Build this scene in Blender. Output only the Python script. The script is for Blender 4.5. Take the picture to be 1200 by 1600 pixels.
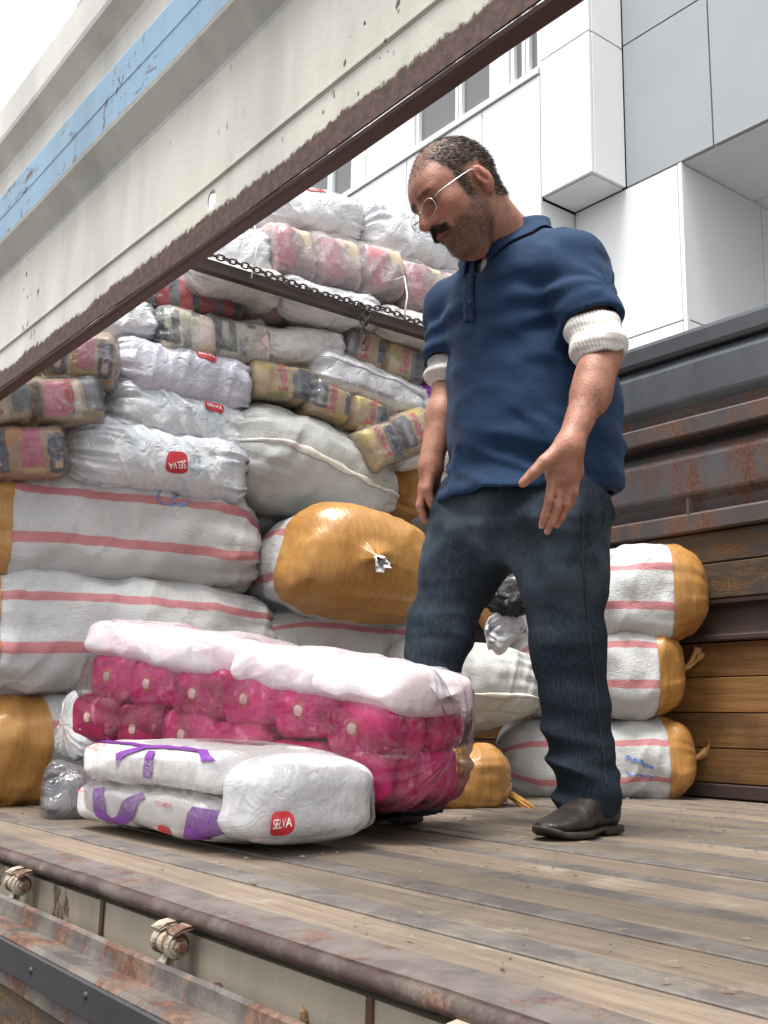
import bpy, bmesh, math, random
import numpy as np
from mathutils import Vector, Matrix, Euler

# ------------------------------------------------------------------ camera, sky, sun, exposure
for o in list(bpy.data.objects): bpy.data.objects.remove(o)
scene = bpy.context.scene
COL = scene.collection
FPX, PITCH, ROLL, YAW, CAMZ = 1634.0, math.radians(11.28), math.radians(1.1), math.radians(37.62), 0.255
_F = np.array([-math.cos(YAW)*math.cos(PITCH), math.sin(YAW)*math.cos(PITCH), math.sin(PITCH)])
_r0 = np.array([math.sin(YAW), math.cos(YAW), 0.0]); _u0 = np.cross(_r0, _F)
_R = _r0*math.cos(ROLL)+_u0*math.sin(ROLL); _U = -_r0*math.sin(ROLL)+_u0*math.cos(ROLL)
CAM = np.array([0, 0, CAMZ])
cd = bpy.data.cameras.new('camera'); cam = bpy.data.objects.new('camera', cd); COL.objects.link(cam)
cam.matrix_world = Matrix([[_R[i], _U[i], -_F[i], CAM[i]] for i in range(3)]+[[0, 0, 0, 1]])
cd.sensor_fit = 'VERTICAL'; cd.sensor_height = 36.0; cd.lens = FPX/1600*36
cd.clip_start = 0.02; cd.clip_end = 2000
scene.camera = cam

SUN_EL, SUN_AZ = math.radians(74), math.radians(165)      # azimuth clockwise from +Y (north)
w = bpy.data.worlds.new('World'); scene.world = w; w.use_nodes = True
nt = w.node_tree; nt.nodes.clear()
sky = nt.nodes.new('ShaderNodeTexSky'); sky.sky_type = 'NISHITA'; sky.sun_disc = False
sky.sun_elevation = SUN_EL; sky.sun_rotation = SUN_AZ; sky.dust_density = 4.0; sky.air_density = 1.0
hs = nt.nodes.new('ShaderNodeHueSaturation'); hs.inputs['Saturation'].default_value = 0.09
nz = nt.nodes.new('ShaderNodeTexNoise'); nz.inputs['Scale'].default_value = 2.2; nz.inputs['Detail'].default_value = 5
mr = nt.nodes.new('ShaderNodeMapRange'); mr.inputs['To Min'].default_value = 0.85; mr.inputs['To Max'].default_value = 1.2
vm = nt.nodes.new('ShaderNodeVectorMath'); vm.operation = 'SCALE'
bg = nt.nodes.new('ShaderNodeBackground'); bg.inputs['Strength'].default_value = 0.115
wo = nt.nodes.new('ShaderNodeOutputWorld')
nt.links.new(sky.outputs[0], hs.inputs['Color']); nt.links.new(hs.outputs[0], vm.inputs[0])
nt.links.new(nz.outputs['Fac'], mr.inputs['Value']); nt.links.new(mr.outputs[0], vm.inputs['Scale'])
nt.links.new(vm.outputs[0], bg.inputs['Color']); nt.links.new(bg.outputs[0], wo.inputs[0])
sd = bpy.data.lights.new('sun', 'SUN'); sd.energy = 1.5; sd.angle = math.radians(20); sd.color = (1.0, 0.97, 0.92)
sun = bpy.data.objects.new('sun', sd); COL.objects.link(sun)
_sd = Vector((math.sin(SUN_AZ)*math.cos(SUN_EL), math.cos(SUN_AZ)*math.cos(SUN_EL), math.sin(SUN_EL)))
sun.rotation_euler = (-_sd).to_track_quat('-Z', 'Y').to_euler(); sun.location = (0, -4, 9)
vs = scene.view_settings
vs.view_transform = 'Standard'; vs.look = 'None'; vs.gamma = 1.0; vs.use_curve_mapping = False
vs.exposure = 1.42
scene.cycles.max_bounces = 8; scene.cycles.transparent_max_bounces = 14
try: scene.cycles.use_denoising = True
except Exception: pass

# ------------------------------------------------------------------ helpers
def ray(px, py): return _F+_R*(px-600)/FPX+_U*(800-py)/FPX
def at(px, py, X=None, Y=None, Z=None, D=None):
    r = ray(px, py)
    if X is not None: t = (X-CAM[0])/r[0]
    elif Y is not None: t = (Y-CAM[1])/r[1]
    elif Z is not None: t = (Z-CAM[2])/r[2]
    else: t = D
    return CAM+r*t
def depth(p): return float((np.asarray(p)-CAM)@_F)
def arr(*p): return np.array(p, float)

def _h(ix, iy, iz, s):
    h = (ix*374761393+iy*668265263+iz*1274126177+s*974634521) & 0xffffffff
    h = ((h ^ (h >> 13))*1103515245) & 0xffffffff
    h = ((h ^ (h >> 16))*668265263) & 0xffffffff
    return ((h ^ (h >> 15)) & 0xffff)/32767.5-1.0
def vnoise(p, s=0):
    p = np.asarray(p, float); i = np.floor(p).astype(np.int64); f = p-i; f = f*f*f*(f*(f*6-15)+10)
    x, y, z = i[..., 0], i[..., 1], i[..., 2]; fx, fy, fz = f[..., 0], f[..., 1], f[..., 2]
    def L(a, b, t): return a+(b-a)*t
    return L(L(L(_h(x, y, z, s), _h(x+1, y, z, s), fx), L(_h(x, y+1, z, s), _h(x+1, y+1, z, s), fx), fy),
             L(L(_h(x, y, z+1, s), _h(x+1, y, z+1, s), fx), L(_h(x, y+1, z+1, s), _h(x+1, y+1, z+1, s), fx), fy), fz)
def fbm(p, s=0, o=3):
    p = np.asarray(p, float)
    r = 0; a = 1.0
    for k in range(o): r = r+a*vnoise(p*2**k+k*17.3, s+k); a *= .5
    return r
def ridge(p, s=0): return 1-np.abs(vnoise(p, s))*2

# ---- materials
class M:
    def __init__(self, name):
        self.m = bpy.data.materials.new(name); self.m.use_nodes = True
        self.t = self.m.node_tree; self.t.nodes.clear()
        self.out = self.n('OutputMaterial')
    def n(self, k, op=None, **kw):
        x = self.t.nodes.new('ShaderNode'+k)
        if op: x.operation = op
        for a, v in kw.items():
            a = a.replace('_', ' ')
            if a in x.inputs: self.s(x, a, v)
            else: setattr(x, a.replace(' ', '_'), v)
        return x
    def s(self, node, i, v):
        if hasattr(v, 'outputs'): v = v.outputs[0]
        if isinstance(v, bpy.types.NodeSocket): self.t.links.new(v, node.inputs[i])
        else:
            sk = node.inputs[i]
            if sk.type == 'RGBA' and len(v) == 3: v = (*v, 1)
            sk.default_value = v
    def math(self, op, a, b=0.0, clamp=False):
        x = self.n('Math', op); self.s(x, 0, a); self.s(x, 1, b); x.use_clamp = clamp; return x
    def mix(self, f, a, b, bt='MIX'):
        x = self.n('MixRGB'); x.blend_type = bt; self.s(x, 0, f); self.s(x, 1, a); self.s(x, 2, b); return x
    def ramp(self, f, lo, hi):      # smooth step lo..hi -> 0..1
        x = self.n('MapRange', interpolation_type='SMOOTHSTEP'); self.s(x, 0, f); self.s(x, 1, lo); self.s(x, 2, hi); return x
    def coord(self, kind='Object', scale=(1, 1, 1), loc=(0, 0, 0), rot=(0, 0, 0)):
        tc = self.n('TexCoord'); mp = self.n('Mapping'); self.t.links.new(tc.outputs[kind], mp.inputs[0])
        mp.inputs['Scale'].default_value = scale; mp.inputs['Location'].default_value = loc; mp.inputs['Rotation'].default_value = rot
        return mp
    def noise(self, vec, scale=5, detail=4, rough=.55, dist=0.0):
        x = self.n('TexNoise', Scale=scale, Detail=detail, Roughness=rough, Distortion=dist); self.s(x, 'Vector', vec); return x
    def sep(self, vec):
        x = self.n('SeparateXYZ'); self.s(x, 0, vec); return x
    def bump(self, h, strength=.3, dist=.01):
        return self.n('Bump', Height=h, Strength=strength, Distance=dist)
    def pbr(self, col, rough=.6, metal=0.0, normal=None, **kw):
        b = self.n('BsdfPrincipled', Base_Color=col, Roughness=rough, Metallic=metal)
        for k, v in kw.items(): self.s(b, k.replace('_', ' '), v)
        if normal is not None: self.s(b, 'Normal', normal)
        return b
    def end(self, sh): self.s(self.out, 'Surface', sh); return self.m

def simple(name, col, rough=.6, metal=0.0, var=.12, scale=8, bump=.15, bdist=.003, **kw):
    m = M(name); c = m.coord(); n = m.noise(c, scale, 5)
    k = m.ramp(n, .3, .7)
    cc = m.mix(k, tuple(x*(1-var) for x in col), tuple(min(1, x*(1+var)) for x in col))
    n2 = m.noise(c, scale*12, 3)
    return m.end(m.pbr(cc, rough, metal, m.bump(n2, bump, bdist), **kw))

def rusted(name, paint, amount=.5, rust=(.11, .045, .022), rough=.5, scale=9, lowz=None, streak=(1, 1, .35), chips=.0, dust=.0, soft=.08):
    """painted metal with rust blotches; lowz=(z0,z1): solid wear below the ragged line"""
    m = M(name); c = m.coord(); g = m.n('NewGeometry')
    cs = m.coord(scale=streak)
    n = m.noise(cs, scale, 8, .62); fine = m.noise(c, scale*9, 6, .7)
    f = m.ramp(m.math('ADD', n, m.math('MULTIPLY', fine, .25)), 1.06-soft/2-amount*.55, 1.06+soft/2-amount*.55)
    if lowz:
        z = m.sep(c).outputs[2]; big = m.math('ADD', m.math('MULTIPLY', m.noise(m.coord(scale=(1, 1, .5)), 5, 3, .6), .5), m.math('MULTIPLY', m.noise(m.coord(scale=(1, 1, .7)), 60, 8, .75), .5))
        zz = m.math('ADD', z, m.math('MULTIPLY', m.math('SUBTRACT', big, .5), .085))
        low = m.ramp(zz, lowz[1], lowz[0]); f = m.math('MAXIMUM', f, low)
    if chips:
        v = m.noise(m.coord(scale=(1, 1, .6)), 46, 3, .5); gate = m.ramp(m.noise(c, 3.2, 2), .52, .66)
        f = m.math('MAXIMUM', f, m.math('MULTIPLY', m.ramp(v, .70-chips, .73-chips), gate))
    r1 = m.mix(m.ramp(fine, .35, .65), tuple(x*.55 for x in rust), tuple(x*1.7 for x in rust))
    dirt = m.noise(m.coord(scale=(1.2, 1.2, .25)), 5, 6, .6)
    pc = m.mix(m.ramp(dirt, .35, .75), paint, tuple(x*.72 for x in paint))
    col = m.mix(f, pc, r1)
    if dust: col = m.mix(m.math('MULTIPLY', m.ramp(m.noise(c, 14, 6, .7), .4, .6), dust), col, (.35, .31, .25))
    h = m.math('ADD', m.math('MULTIPLY', f, -.5), m.math('MULTIPLY', fine, .5))
    return m.end(m.pbr(col, m.math('ADD', rough, m.math('MULTIPLY', f, .3)), 0.0, m.bump(h, .45, .004)))

def wood(name, a, b, grain=(1.2, 26, 26), rough=.75, dirt=(.10, .075, .05), dirtamt=.5, worn=None, axis=0):
    m = M(name); oi = m.n('ObjectInfo'); tc = m.n('TexCoord')
    off = m.n('VectorMath', 'ADD'); m.t.links.new(tc.outputs['Object'], off.inputs[0])
    rv = m.n('CombineXYZ'); k = m.math('MULTIPLY', oi.outputs['Random'], 37.0)
    for i in range(3): m.s(rv, i, k)
    m.t.links.new(rv.outputs[0], off.inputs[1])
    mp = m.n('Mapping'); m.t.links.new(off.outputs[0], mp.inputs[0]); mp.inputs['Scale'].default_value = grain
    g1 = m.noise(mp, 2.2, 9, .65, .6); g2 = m.noise(mp, 9, 5, .7)
    big = m.noise(off, 2.1, 6, .6); spk = m.noise(off, 60, 3, .6)
    col = m.mix(m.ramp(g1, .3, .7), a, b)
    col = m.mix(m.math('MULTIPLY', m.ramp(g2, .5, .75), .55), col, tuple(x*.45 for x in a))
    col = m.mix(m.math('MULTIPLY', m.ramp(big, .45, .72), dirtamt), col, dirt)
    if worn: col = m.mix(m.math('MULTIPLY', m.ramp(m.noise(off, 3.7, 5, .65), .55, .72), .7), col, worn)
    hv = m.n('HueSaturation', Value=m.math('ADD', .78, m.math('MULTIPLY', oi.outputs['Random'], .44))); m.s(hv, 'Color', col)
    col = m.mix(m.math('MULTIPLY', m.ramp(spk, .68, .75), .6), hv, (.03, .022, .016))
    hh = m.math('ADD', g1, m.math('MULTIPLY', g2, .6))
    return m.end(m.pbr(col, rough, 0, m.bump(hh, .55, .004)))

MAT = {}
def build_materials():
    MAT['floor_wood'] = wood('floor_wood', (.140, .104, .072), (.220, .174, .126), dirt=(.080, .066, .054), dirtamt=.85, worn=(.33, .29, .23), rough=.8)
    MAT['floor_steel'] = rusted('floor_steel', (.115, .100, .094), .5, rust=(.095, .068, .05), rough=.5, scale=6, streak=(.3, 3, 3), dust=.25)
    MAT['wall_wood'] = wood('wall_wood', (.155, .072, .022), (.25, .128, .045), dirt=(.045, .027, .014), dirtamt=.75, rough=.5)
    MAT['wall_board'] = rusted('wall_board', (.062, .045, .032), .72, rust=(.090, .047, .018), scale=13, streak=(.7, 1, 2.2), rough=.55, soft=.22)
    MAT['wall_grey'] = rusted('wall_grey', (.072, .079, .09), .34, rust=(.10, .045, .028), scale=11, rough=.38)
    MAT['wall_rusty'] = rusted('wall_rusty', (.075, .074, .08), .82, rust=(.080, .034, .020), scale=8, rough=.5, streak=(1.6, 1, .5), soft=.30)
    MAT['wall_dark'] = rusted('wall_dark', (.055, .035, .032), .5, rust=(.045, .022, .015), scale=8, rough=.45)
    MAT['ledge_rust'] = rusted('ledge_rust', (.075, .066, .066), .72, rust=(.095, .042, .024), scale=12, rough=.45, soft=.25)
    MAT['cream'] = rusted('cream_paint', (.58, .56, .48), .10, rust=(.062, .028, .018), scale=7, lowz=(.050, .057), rough=.35, chips=.06)
    MAT['cream_plain'] = rusted('cream_paint_upper', (.62, .60, .54), .06, rust=(.12, .06, .035), scale=7, rough=.35)
    MAT['blue_band'] = rusted('blue_band_paint', (.20, .34, .47), .55, rust=(.11, .075, .06), scale=12, rough=.4, streak=(.6, 1, 1.6), chips=.13)
    MAT['rust_flange'] = rusted('rust_flange', (.085, .035, .025), .55, rust=(.065, .03, .018), scale=7, streak=(.4, 2, 2), rough=.55)
    MAT['edge_rust'] = rusted('edge_rust', (.115, .096, .090), .66, rust=(.075, .034, .026), scale=10, rough=.5, dust=.18)
    MAT['lip_rust'] = rusted('lip_rust', (.055, .030, .026), .60, rust=(.11, .055, .035), scale=16, streak=(.6, 1, 1), rough=.45, dust=.15)
    MAT['white_face'] = rusted('white_face', (.40, .345, .27), .56, rust=(.075, .032, .018), scale=11, rough=.42, streak=(1, 1, .5), chips=.05)
    MAT['drop_rail'] = rusted('drop_rail', (.085, .073, .068), .80, rust=(.085, .036, .02), scale=11, rough=.45, dust=.22)
    MAT['drop_black'] = rusted('drop_black', (.035, .032, .035), .35, rust=(.06, .03, .02), scale=8, rough=.5)
    MAT['hinge'] = rusted('hinge_metal', (.40, .34, .26), .75, rust=(.10, .045, .025), scale=34, rough=.38)
    MAT['chain'] = rusted('chain_metal', (.05, .04, .035), .6, rust=(.07, .035, .02), scale=60, rough=.45)
    MAT['asphalt'] = simple('asphalt', (.05, .05, .052), .85, bump=.5)
    MAT['panel_white'] = simple('panel_white', (.86, .87, .87), .38, var=.015, scale=1.5, bump=.02)
    MAT['panel_shade_grey'] = simple('panel_shade_grey', (.37, .385, .40), .38, var=.03, scale=1.5, bump=.02)  # shade of the upper wall as panel colour; also used behind the windows
    MAT['panel_gap'] = simple('panel_gap', (.04, .04, .04), .8)
    MAT['frame_white'] = simple('window_frame', (.74, .76, .77), .4, var=.03)
    m = M('window_glass'); MAT['window'] = m.end(m.pbr((.16, .165, .17), .08, 0))
    MAT['distant'] = simple('distant_wall', (.42, .40, .46), .8)
build_materials()

# ---- object helpers
def link(name, me, mat=None, parent=None, loc=(0, 0, 0)):
    o = bpy.data.objects.new(name, me); COL.objects.link(o)
    if mat is not None and me is not None and not me.materials: me.materials.append(mat)
    if parent is not None: o.parent = parent
    o.location = loc
    return o
def tag(o, label=None, cat=None, group=None, kind=None):
    if label: o['label'] = label
    if cat: o['category'] = cat
    if group: o['group'] = group
    if kind: o['kind'] = kind
    return o
def empty(name, loc): 
    o = bpy.data.objects.new(name, None); COL.objects.link(o); o.location = loc; o.empty_display_size = .1; return o
def mesh_np(name, V, Fs, uv=None, smooth=True):
    me = bpy.data.meshes.new(name); me.from_pydata([tuple(map(float, v)) for v in V], [], [tuple(map(int, f)) for f in Fs])
    if uv is not None:
        l = me.uv_layers.new(name='UVMap'); vi = np.empty(len(me.loops), np.int32); me.loops.foreach_get('vertex_index', vi)
        l.data.foreach_set('uv', np.asarray(uv, np.float32)[vi].ravel())
    if smooth: me.polygons.foreach_set('use_smooth', np.ones(len(me.polygons), bool))
    me.validate(); me.update(); return me
def box_me(name, x0, x1, y0, y1, z0, z1, bev=.003, seg=1):
    bm = bmesh.new(); bmesh.ops.create_cube(bm, size=1)
    for v in bm.verts: v.co = ((x0+x1)/2+v.co.x*(x1-x0), (y0+y1)/2+v.co.y*(y1-y0), (z0+z1)/2+v.co.z*(z1-z0))
    if bev: bmesh.ops.bevel(bm, geom=bm.edges[:], offset=bev, segments=seg, affect='EDGES', profile=.6)
    me = bpy.data.meshes.new(name); bm.to_mesh(me); bm.free(); return me
def box(name, x0, x1, y0, y1, z0, z1, mat, parent=None, bev=.003):
    """box object with its origin at its own centre bottom"""
    c = ((x0+x1)/2, (y0+y1)/2, z0)
    me = box_me(name, x0-c[0], x1-c[0], y0-c[1], y1-c[1], 0, z1-z0, bev)
    p = parent.matrix_world.translation if False else (absloc(parent) if parent else Vector((0, 0, 0)))
    return link(name, me, mat, parent, Vector(c)-p)
def absloc(o):
    v = Vector((0, 0, 0))
    while o is not None: v = v+o.location; o = o.parent
    return v
def child(name, V, Fs, mat, parent, uv=None, smooth=True):
    """world-space vertices -> child mesh whose origin is the parent's"""
    p = np.array(absloc(parent)); return link(name, mesh_np(name, np.asarray(V)-p, Fs, uv, smooth), mat, parent)
def tube_geo(pts, rad, seg=10, closed=False, cap=True):
    pts = np.asarray(pts, float); n = len(pts); rad = np.broadcast_to(np.asarray(rad, float), (n,))
    T = np.roll(pts, -1, 0)-np.roll(pts, 1, 0) if closed else np.gradient(pts, axis=0)
    T /= np.linalg.norm(T, axis=1)[:, None]+1e-12
    a = np.array([0, 0, 1.0]) if abs(T[0][2]) < .9 else np.array([1.0, 0, 0])
    N = np.cross(T[0], a); N /= np.linalg.norm(N); V = []
    for i in range(n):
        N = N-T[i]*(N@T[i]); N /= np.linalg.norm(N); B = np.cross(T[i], N)
        for k in range(seg):
            t = 2*math.pi*k/seg; V.append(pts[i]+rad[i]*(math.cos(t)*N+math.sin(t)*B))
    Fs = []
    for i in range(n if closed else n-1):
        j = (i+1) % n
        for k in range(seg):
            q = (k+1) % seg; Fs.append((i*seg+k, i*seg+q, j*seg+q, j*seg+k))
    if cap and not closed: Fs += [tuple(range(seg))[::-1], tuple(range((n-1)*seg, n*seg))]
    return np.array(V), Fs
def extrude_profile(pts, x0, x1, nx=2, closed=False):
    """profile [(y,z)] swept along X"""
    xs = np.linspace(x0, x1, nx); n = len(pts); V = [(x, y, z) for x in xs for y, z in pts]; Fs = []
    for i in range(nx-1):
        for k in range(n if closed else n-1):
            q = (k+1) % n; Fs.append((i*n+k, i*n+q, (i+1)*n+q, (i+1)*n+k))
    if closed: Fs += [tuple(range(n)), tuple(range((nx-1)*n, nx*n))[::-1]]
    return V, Fs
def thicken(o, t=.004, off=-1):
    md = o.modifiers.new('thick', 'SOLIDIFY'); md.thickness = t; md.offset = off
    return o

# ------------------------------------------------------------------ ground and truck
GZ = -1.32
me = box_me('ground', -300, 300, -300, 300, GZ-.3, GZ, 0); tag(link('ground', me, MAT['asphalt']), 'dark asphalt street under the truck', 'ground', kind='structure')

YN, YF, XL, XR = .78, 3.38, -4.9, 1.6
truck = tag(empty('truck', (-1.6, 2.08, 0)), 'weathered open cargo truck with wooden bed and rusted cream sideboards', 'truck')
def part(name, V, Fs, mat, parent=truck, smooth=False): return child(name, V, Fs, mat, parent, None, smooth)

# floor: steel under-plate, then alternating wood planks and steel strips
fl = box('bed_floor', XL, XR, YN, YF, -.07, -.028, MAT['drop_black'], truck, 0)
rng = random.Random(4)
y = YN; k = 0
while y < YF-.02:
    pw = .128; sw = .064
    y1 = min(y+pw, YF)
    # two boards per row, joint position varies
    j = rng.uniform(-3.2, -2.2) if k > 3 else -4.0
    for (a, b) in ((XL, j-.002), (j+.002, XR)):
        box('floor_plank', a, b, y+.003, y1-.003, -.026, rng.uniform(-.005, .001), MAT['floor_wood'], fl, .0025)
    if y1+sw < YF: box('steel_strip', XL, XR, y1+.0005, y1+sw-.0005, -.026, -.002+rng.uniform(-.001, .0015), MAT['floor_steel'], fl, .002)
    y = y1+sw; k += 1

# near edge rail: rolled steel lip, white face below, inner channel
prof = [(YN-.002, -.02), (YN-.002, .004), (.775, .0065), (.735, .005), (.7085, .0032), (.7085, -.02)]
V, Fs = extrude_profile(prof, XL, XR, 60, True)
V = np.array(V); V[:, 2] += .0016*vnoise(V*[5, 1, 1], 3)+.0008*vnoise(V*[17, 3, 3], 5); V[:, 1] += .0015*vnoise(V*[6, 1, 1], 8)
rail = part('edge_rail', V, Fs, MAT['edge_rust'])
V, Fs = extrude_profile([(.708, .0030), (.702, .0012), (.6975, -.003), (.6955, -.009), (.6962, -.0140), (.7, -.0185), (.708, -.0195)], XL, XR, 90, True)
V = np.array(V); V[:, 2] += .0018*vnoise(V*[5, 1, 1], 3)+.0012*vnoise(V*[23, 3, 3], 5); V[:, 1] += .0022*vnoise(V*[7, 1, 1], 8)
part('rail_lip', V, Fs, MAT['lip_rust'], smooth=True)
V, Fs = extrude_profile([(.712, -.03), (.712, -.082), (.722, -.086), (.74, -.086), (.74, -.03)], XL, XR, 40, True)
V = np.array(V); V[:, 1] += .002*vnoise(V*[4, 1, 2], 9)
part('rail_face', V, Fs, MAT['white_face'])
for sx in (-1.62, -.93, -2.6): box('weld_rib', sx-.006, sx+.006, .7085, .7115, -.082, -.028, MAT['rust_flange'], truck, .001)
box('side_sill', XL, XR, .725, .80, -.20, -.088, MAT['drop_black'], truck, .004)

# dropped side board hanging below the edge
V, Fs = extrude_profile([(.665, -.066), (.672, -.062), (.672, -.072), (.668, -.092), (.612, -.085), (.606, -.091), (.606, -.160), (.66, -.160), (.66, -.092), (.663, -.08)], XL, XR, 50, True)
V = np.array(V); V[:, 2] += .0015*vnoise(V*[5, 0, 0], 21)
drop = part('dropped_side_board', V, Fs, MAT['drop_rail'], smooth=False)
V, Fs = extrude_profile([(.6045, -.0925), (.6015, -.095), (.6015, -.1365), (.6045, -.139)], XL, XR, 30, True); part('black_strip', V, Fs, MAT['drop_black'], drop)
for i in range(4):
    zt = -.163-i*.125; box('side_plank', XL, XR, .612, .650, zt-.121, zt, MAT['wall_board'], drop, .003)
def dome(r, h, seg=12, rings=4):
    V = []; Fs = []
    for i in range(rings):
        t = i/rings*math.pi/2
        for k in range(seg): a = 2*math.pi*k/seg; V.append((r*math.cos(t)*math.cos(a), -h*math.sin(t), r*math.cos(t)*math.sin(a)))
    V.append((0, -h, 0))
    for i in range(rings-1):
        for k in range(seg): q = (k+1) % seg; Fs.append((i*seg+k, i*seg+q, (i+1)*seg+q, (i+1)*seg+k))
    for k in range(seg): Fs.append(((rings-1)*seg+k, (rings-1)*seg+(k+1) % seg, rings*seg))
    return mesh_np('bolt', V, Fs)
bolt_me = dome(.0055, .0035); bolt_me.materials.append(MAT['drop_black'])
for i in range(14):
    o = link('bolt', bolt_me, None, drop); o.location = Vector((-3.0+i*.2+.01*math.sin(i*7), .6016, -.112-.004*math.sin(i*3)))-absloc(drop)
# hinges
def hinge(x, zc=-.040):
    h = empty('hinge', (0, 0, 0)); h.parent = truck; h.location = Vector((x, .70, zc))-absloc(truck)
    yk = .683
    def cyl(nm, xa, xb, r, seg=18, y=yk, z=zc, bore=True):
        xs = [xa, xa+.0015, xb-.0015, xb]; rs = [r-.0015, r, r, r-.0015]
        V, Fs = tube_geo([(q, y, z) for q in xs], rs, seg); o = child(nm, V, Fs, MAT['hinge'], h, smooth=False); return o
    cyl('knuckle', x-.030, x-.016, .0155); cyl('knuckle', x-.0145, x+.012, .0135); cyl('knuckle', x+.0135, x+.024, .017)
    cyl('washer', x+.0245, x+.0275, .0125); cyl('bolt_head', x+.028, x+.034, .008, 6)
    for (xa, xb) in ((x-.038, x-.012), (x+.006, x+.034)):
        V, Fs = extrude_profile([(.713, zc+.024), (.70, zc+.026), (.684, zc+.0235), (.672, zc+.0175), (.6735, zc+.0145), (.685, zc+.0195), (.70, zc+.0215), (.713, zc+.0195)], xa, xb, 4, True)
        o = child('hinge_lug', V, Fs, MAT['hinge'], h)
    V, Fs = extrude_profile([(yk+.004, zc-.012), (yk-.006, zc-.012), (.668, zc-.034), (.676, zc-.05), (.684, zc-.034)], x-.012, x+.010, 2, True)
    child('hinge_strap', V, Fs, MAT['white_face'], h)
for hx in (-1.333, -1.925, -.74, -2.55): hinge(hx)
# bent latch hook lying under the rail and a splinter of wood in the slot
V, Fs = tube_geo([(-1.23, .70, -.075), (-1.215, .69, -.083), (-1.20, .688, -.086), (-1.185, .692, -.082)], [.006, .009, .010, .007], 8); part('latch_stub', V, Fs, MAT['rust_flange'], smooth=True)
pw_ = at(476, 1590, Y=.69)
V, Fs = tube_geo([pw_+arr(0, 0, -.03), pw_+arr(0, 0, -.004), pw_+arr(-.002, 0, .006), pw_+arr(-.005, 0, .012)], [.006, .006, .005, .001], 6)
part('wood_wedge', V, Fs, MAT['wall_wood'])

# far side wall: boards, dark channel, rusty boards, two ribbed steel courses
fw = box('far_side_wall', XL, XR, YF+.055, YF+.075, -.05, 1.80, MAT['drop_black'], truck, 0)
box('skirting', XL, XR, YF-.012, YF+.05, 0.003, .052, MAT['wall_dark'], fw, .004)
for i, (z0, z1) in enumerate(((.055, .178), (.180, .306), (.308, .436), (.438, .565))):
    yj = rng.uniform(-.006, .004)
    box('wall_plank', XL, XR, YF+yj, YF+.045, z0+.0008, z1-.0008, MAT['wall_wood'], fw, .0025)
V, Fs = extrude_profile([(YF+.05, .568), (YF-.035, .568), (YF-.037, .572), (YF-.037, .586), (YF-.033, .590), (YF-.004, .592), (YF-.002, .600), (YF+.01, .70), (YF-.03, .706), (YF-.032, .72), (YF+.05, .722)], XL, XR, 2, True)
part('wall_channel', V, Fs, MAT['wall_dark'], fw)
for (z0, z1) in ((.726, .862), (.864, .985)):
    box('upper_plank', XL, XR, YF-.006+rng.uniform(-.004, .004), YF+.045, z0+.0012, z1-.0012, MAT['wall_board'], fw, .004)
def rib_course(zb, mat_face, nm):
    pr = [(YF+.05, zb), (YF-.028, zb+.002), (YF-.032, zb+.006), (YF-.032, zb+.062), (YF-.028, zb+.068), (YF+.018, zb+.074), (YF+.022, zb+.085), (YF+.012, zb+.125), (YF-.012, zb+.150), (YF-.014, zb+.160),
          (YF-.014, zb+.290), (YF-.010, zb+.300), (YF+.03, zb+.345), (YF+.05, zb+.350)]
    # lower ledge
    V, Fs = extrude_profile(pr[:8], XL, XR, 40); V = np.array(V); V[:, 1] += .0015*vnoise(V*[5, 1, 3], 31); thicken(part('wall_ledge', V, Fs, MAT['ledge_rust'], fw), .004)
    V, Fs = extrude_profile(pr[7:], XL, XR, 60); V = np.array(V); V[:, 1] += .003*vnoise(V*[2.2, 1, 6], 33); thicken(part(nm, V, Fs, mat_face, fw), .004)
rib_course(.99, MAT['wall_rusty'], 'rusty_panel')
rib_course(1.375, MAT['wall_grey'], 'grey_panel')
V, Fs = extrude_profile([(YF+.06, 1.722), (YF-.006, 1.722), (YF-.022, 1.735), (YF-.026, 1.79), (YF-.02, 1.806), (YF+.06, 1.808), (YF+.085, 1.80), (YF+.085, 1.722)], XL, XR, 2, True)
part('top_rail', V, Fs, MAT['wall_grey'], fw)
box('wall_seam', -2.425, -2.413, YF-.0345, YF-.012, 1.0, 1.12, MAT['ledge_rust'], fw, .001)

# near raised sideboard (cream, blue rib, rusted lower flange)
sb = [(.81, 1.062), (.780, 1.068)]
face = [(.780, 1.068), (.780, 1.168), (.7755, 1.172), (.7755, 1.178), (.7795, 1.183), (.7795, 1.385)]
slope = [(.7795, 1.385), (.776, 1.392), (.738, 1.438), (.735, 1.446)]
blue = [(.735, 1.446), (.735, 1.508), (.7335, 1.511), (.735, 1.514), (.735, 1.578), (.738, 1.586)]
upper = [(.738, 1.586), (.776, 1.612), (.780, 1.622), (.780, 1.715), (.774, 1.728), (.738, 1.764), (.735, 1.775), (.735, 1.865), (.742, 1.874), (.80, 1.876), (.845, 1.87)]
raised = empty('raised_side_board', (0, 0, 0)); raised.parent = truck; raised.location = Vector((-1.6, .78, 1.06))-truck.location
def sbpart(nm, pr, mt, amp=.002):
    pr2 = []
    for (a, b) in zip(pr[:-1], pr[1:]):
        n = max(1, int(abs(b[1]-a[1])/.04))
        pr2 += [(a[0]+(b[0]-a[0])*i/n, a[1]+(b[1]-a[1])*i/n) for i in range(n)]
    pr2.append(pr[-1])
    V, Fs = extrude_profile(pr2, XL, XR, 90); V = np.array(V)
    V[:, 1] += amp*vnoise(V*[2.5, 0, 0]+[0, 0, 0], 41)+amp*.6*vnoise(V*[1.4, 1, 7], 43)
    o = part(nm, V, Fs, mt, raised); thicken(o, .003, 1)
    return o
p_face = sbpart('side_panel', face, MAT['cream'])
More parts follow.
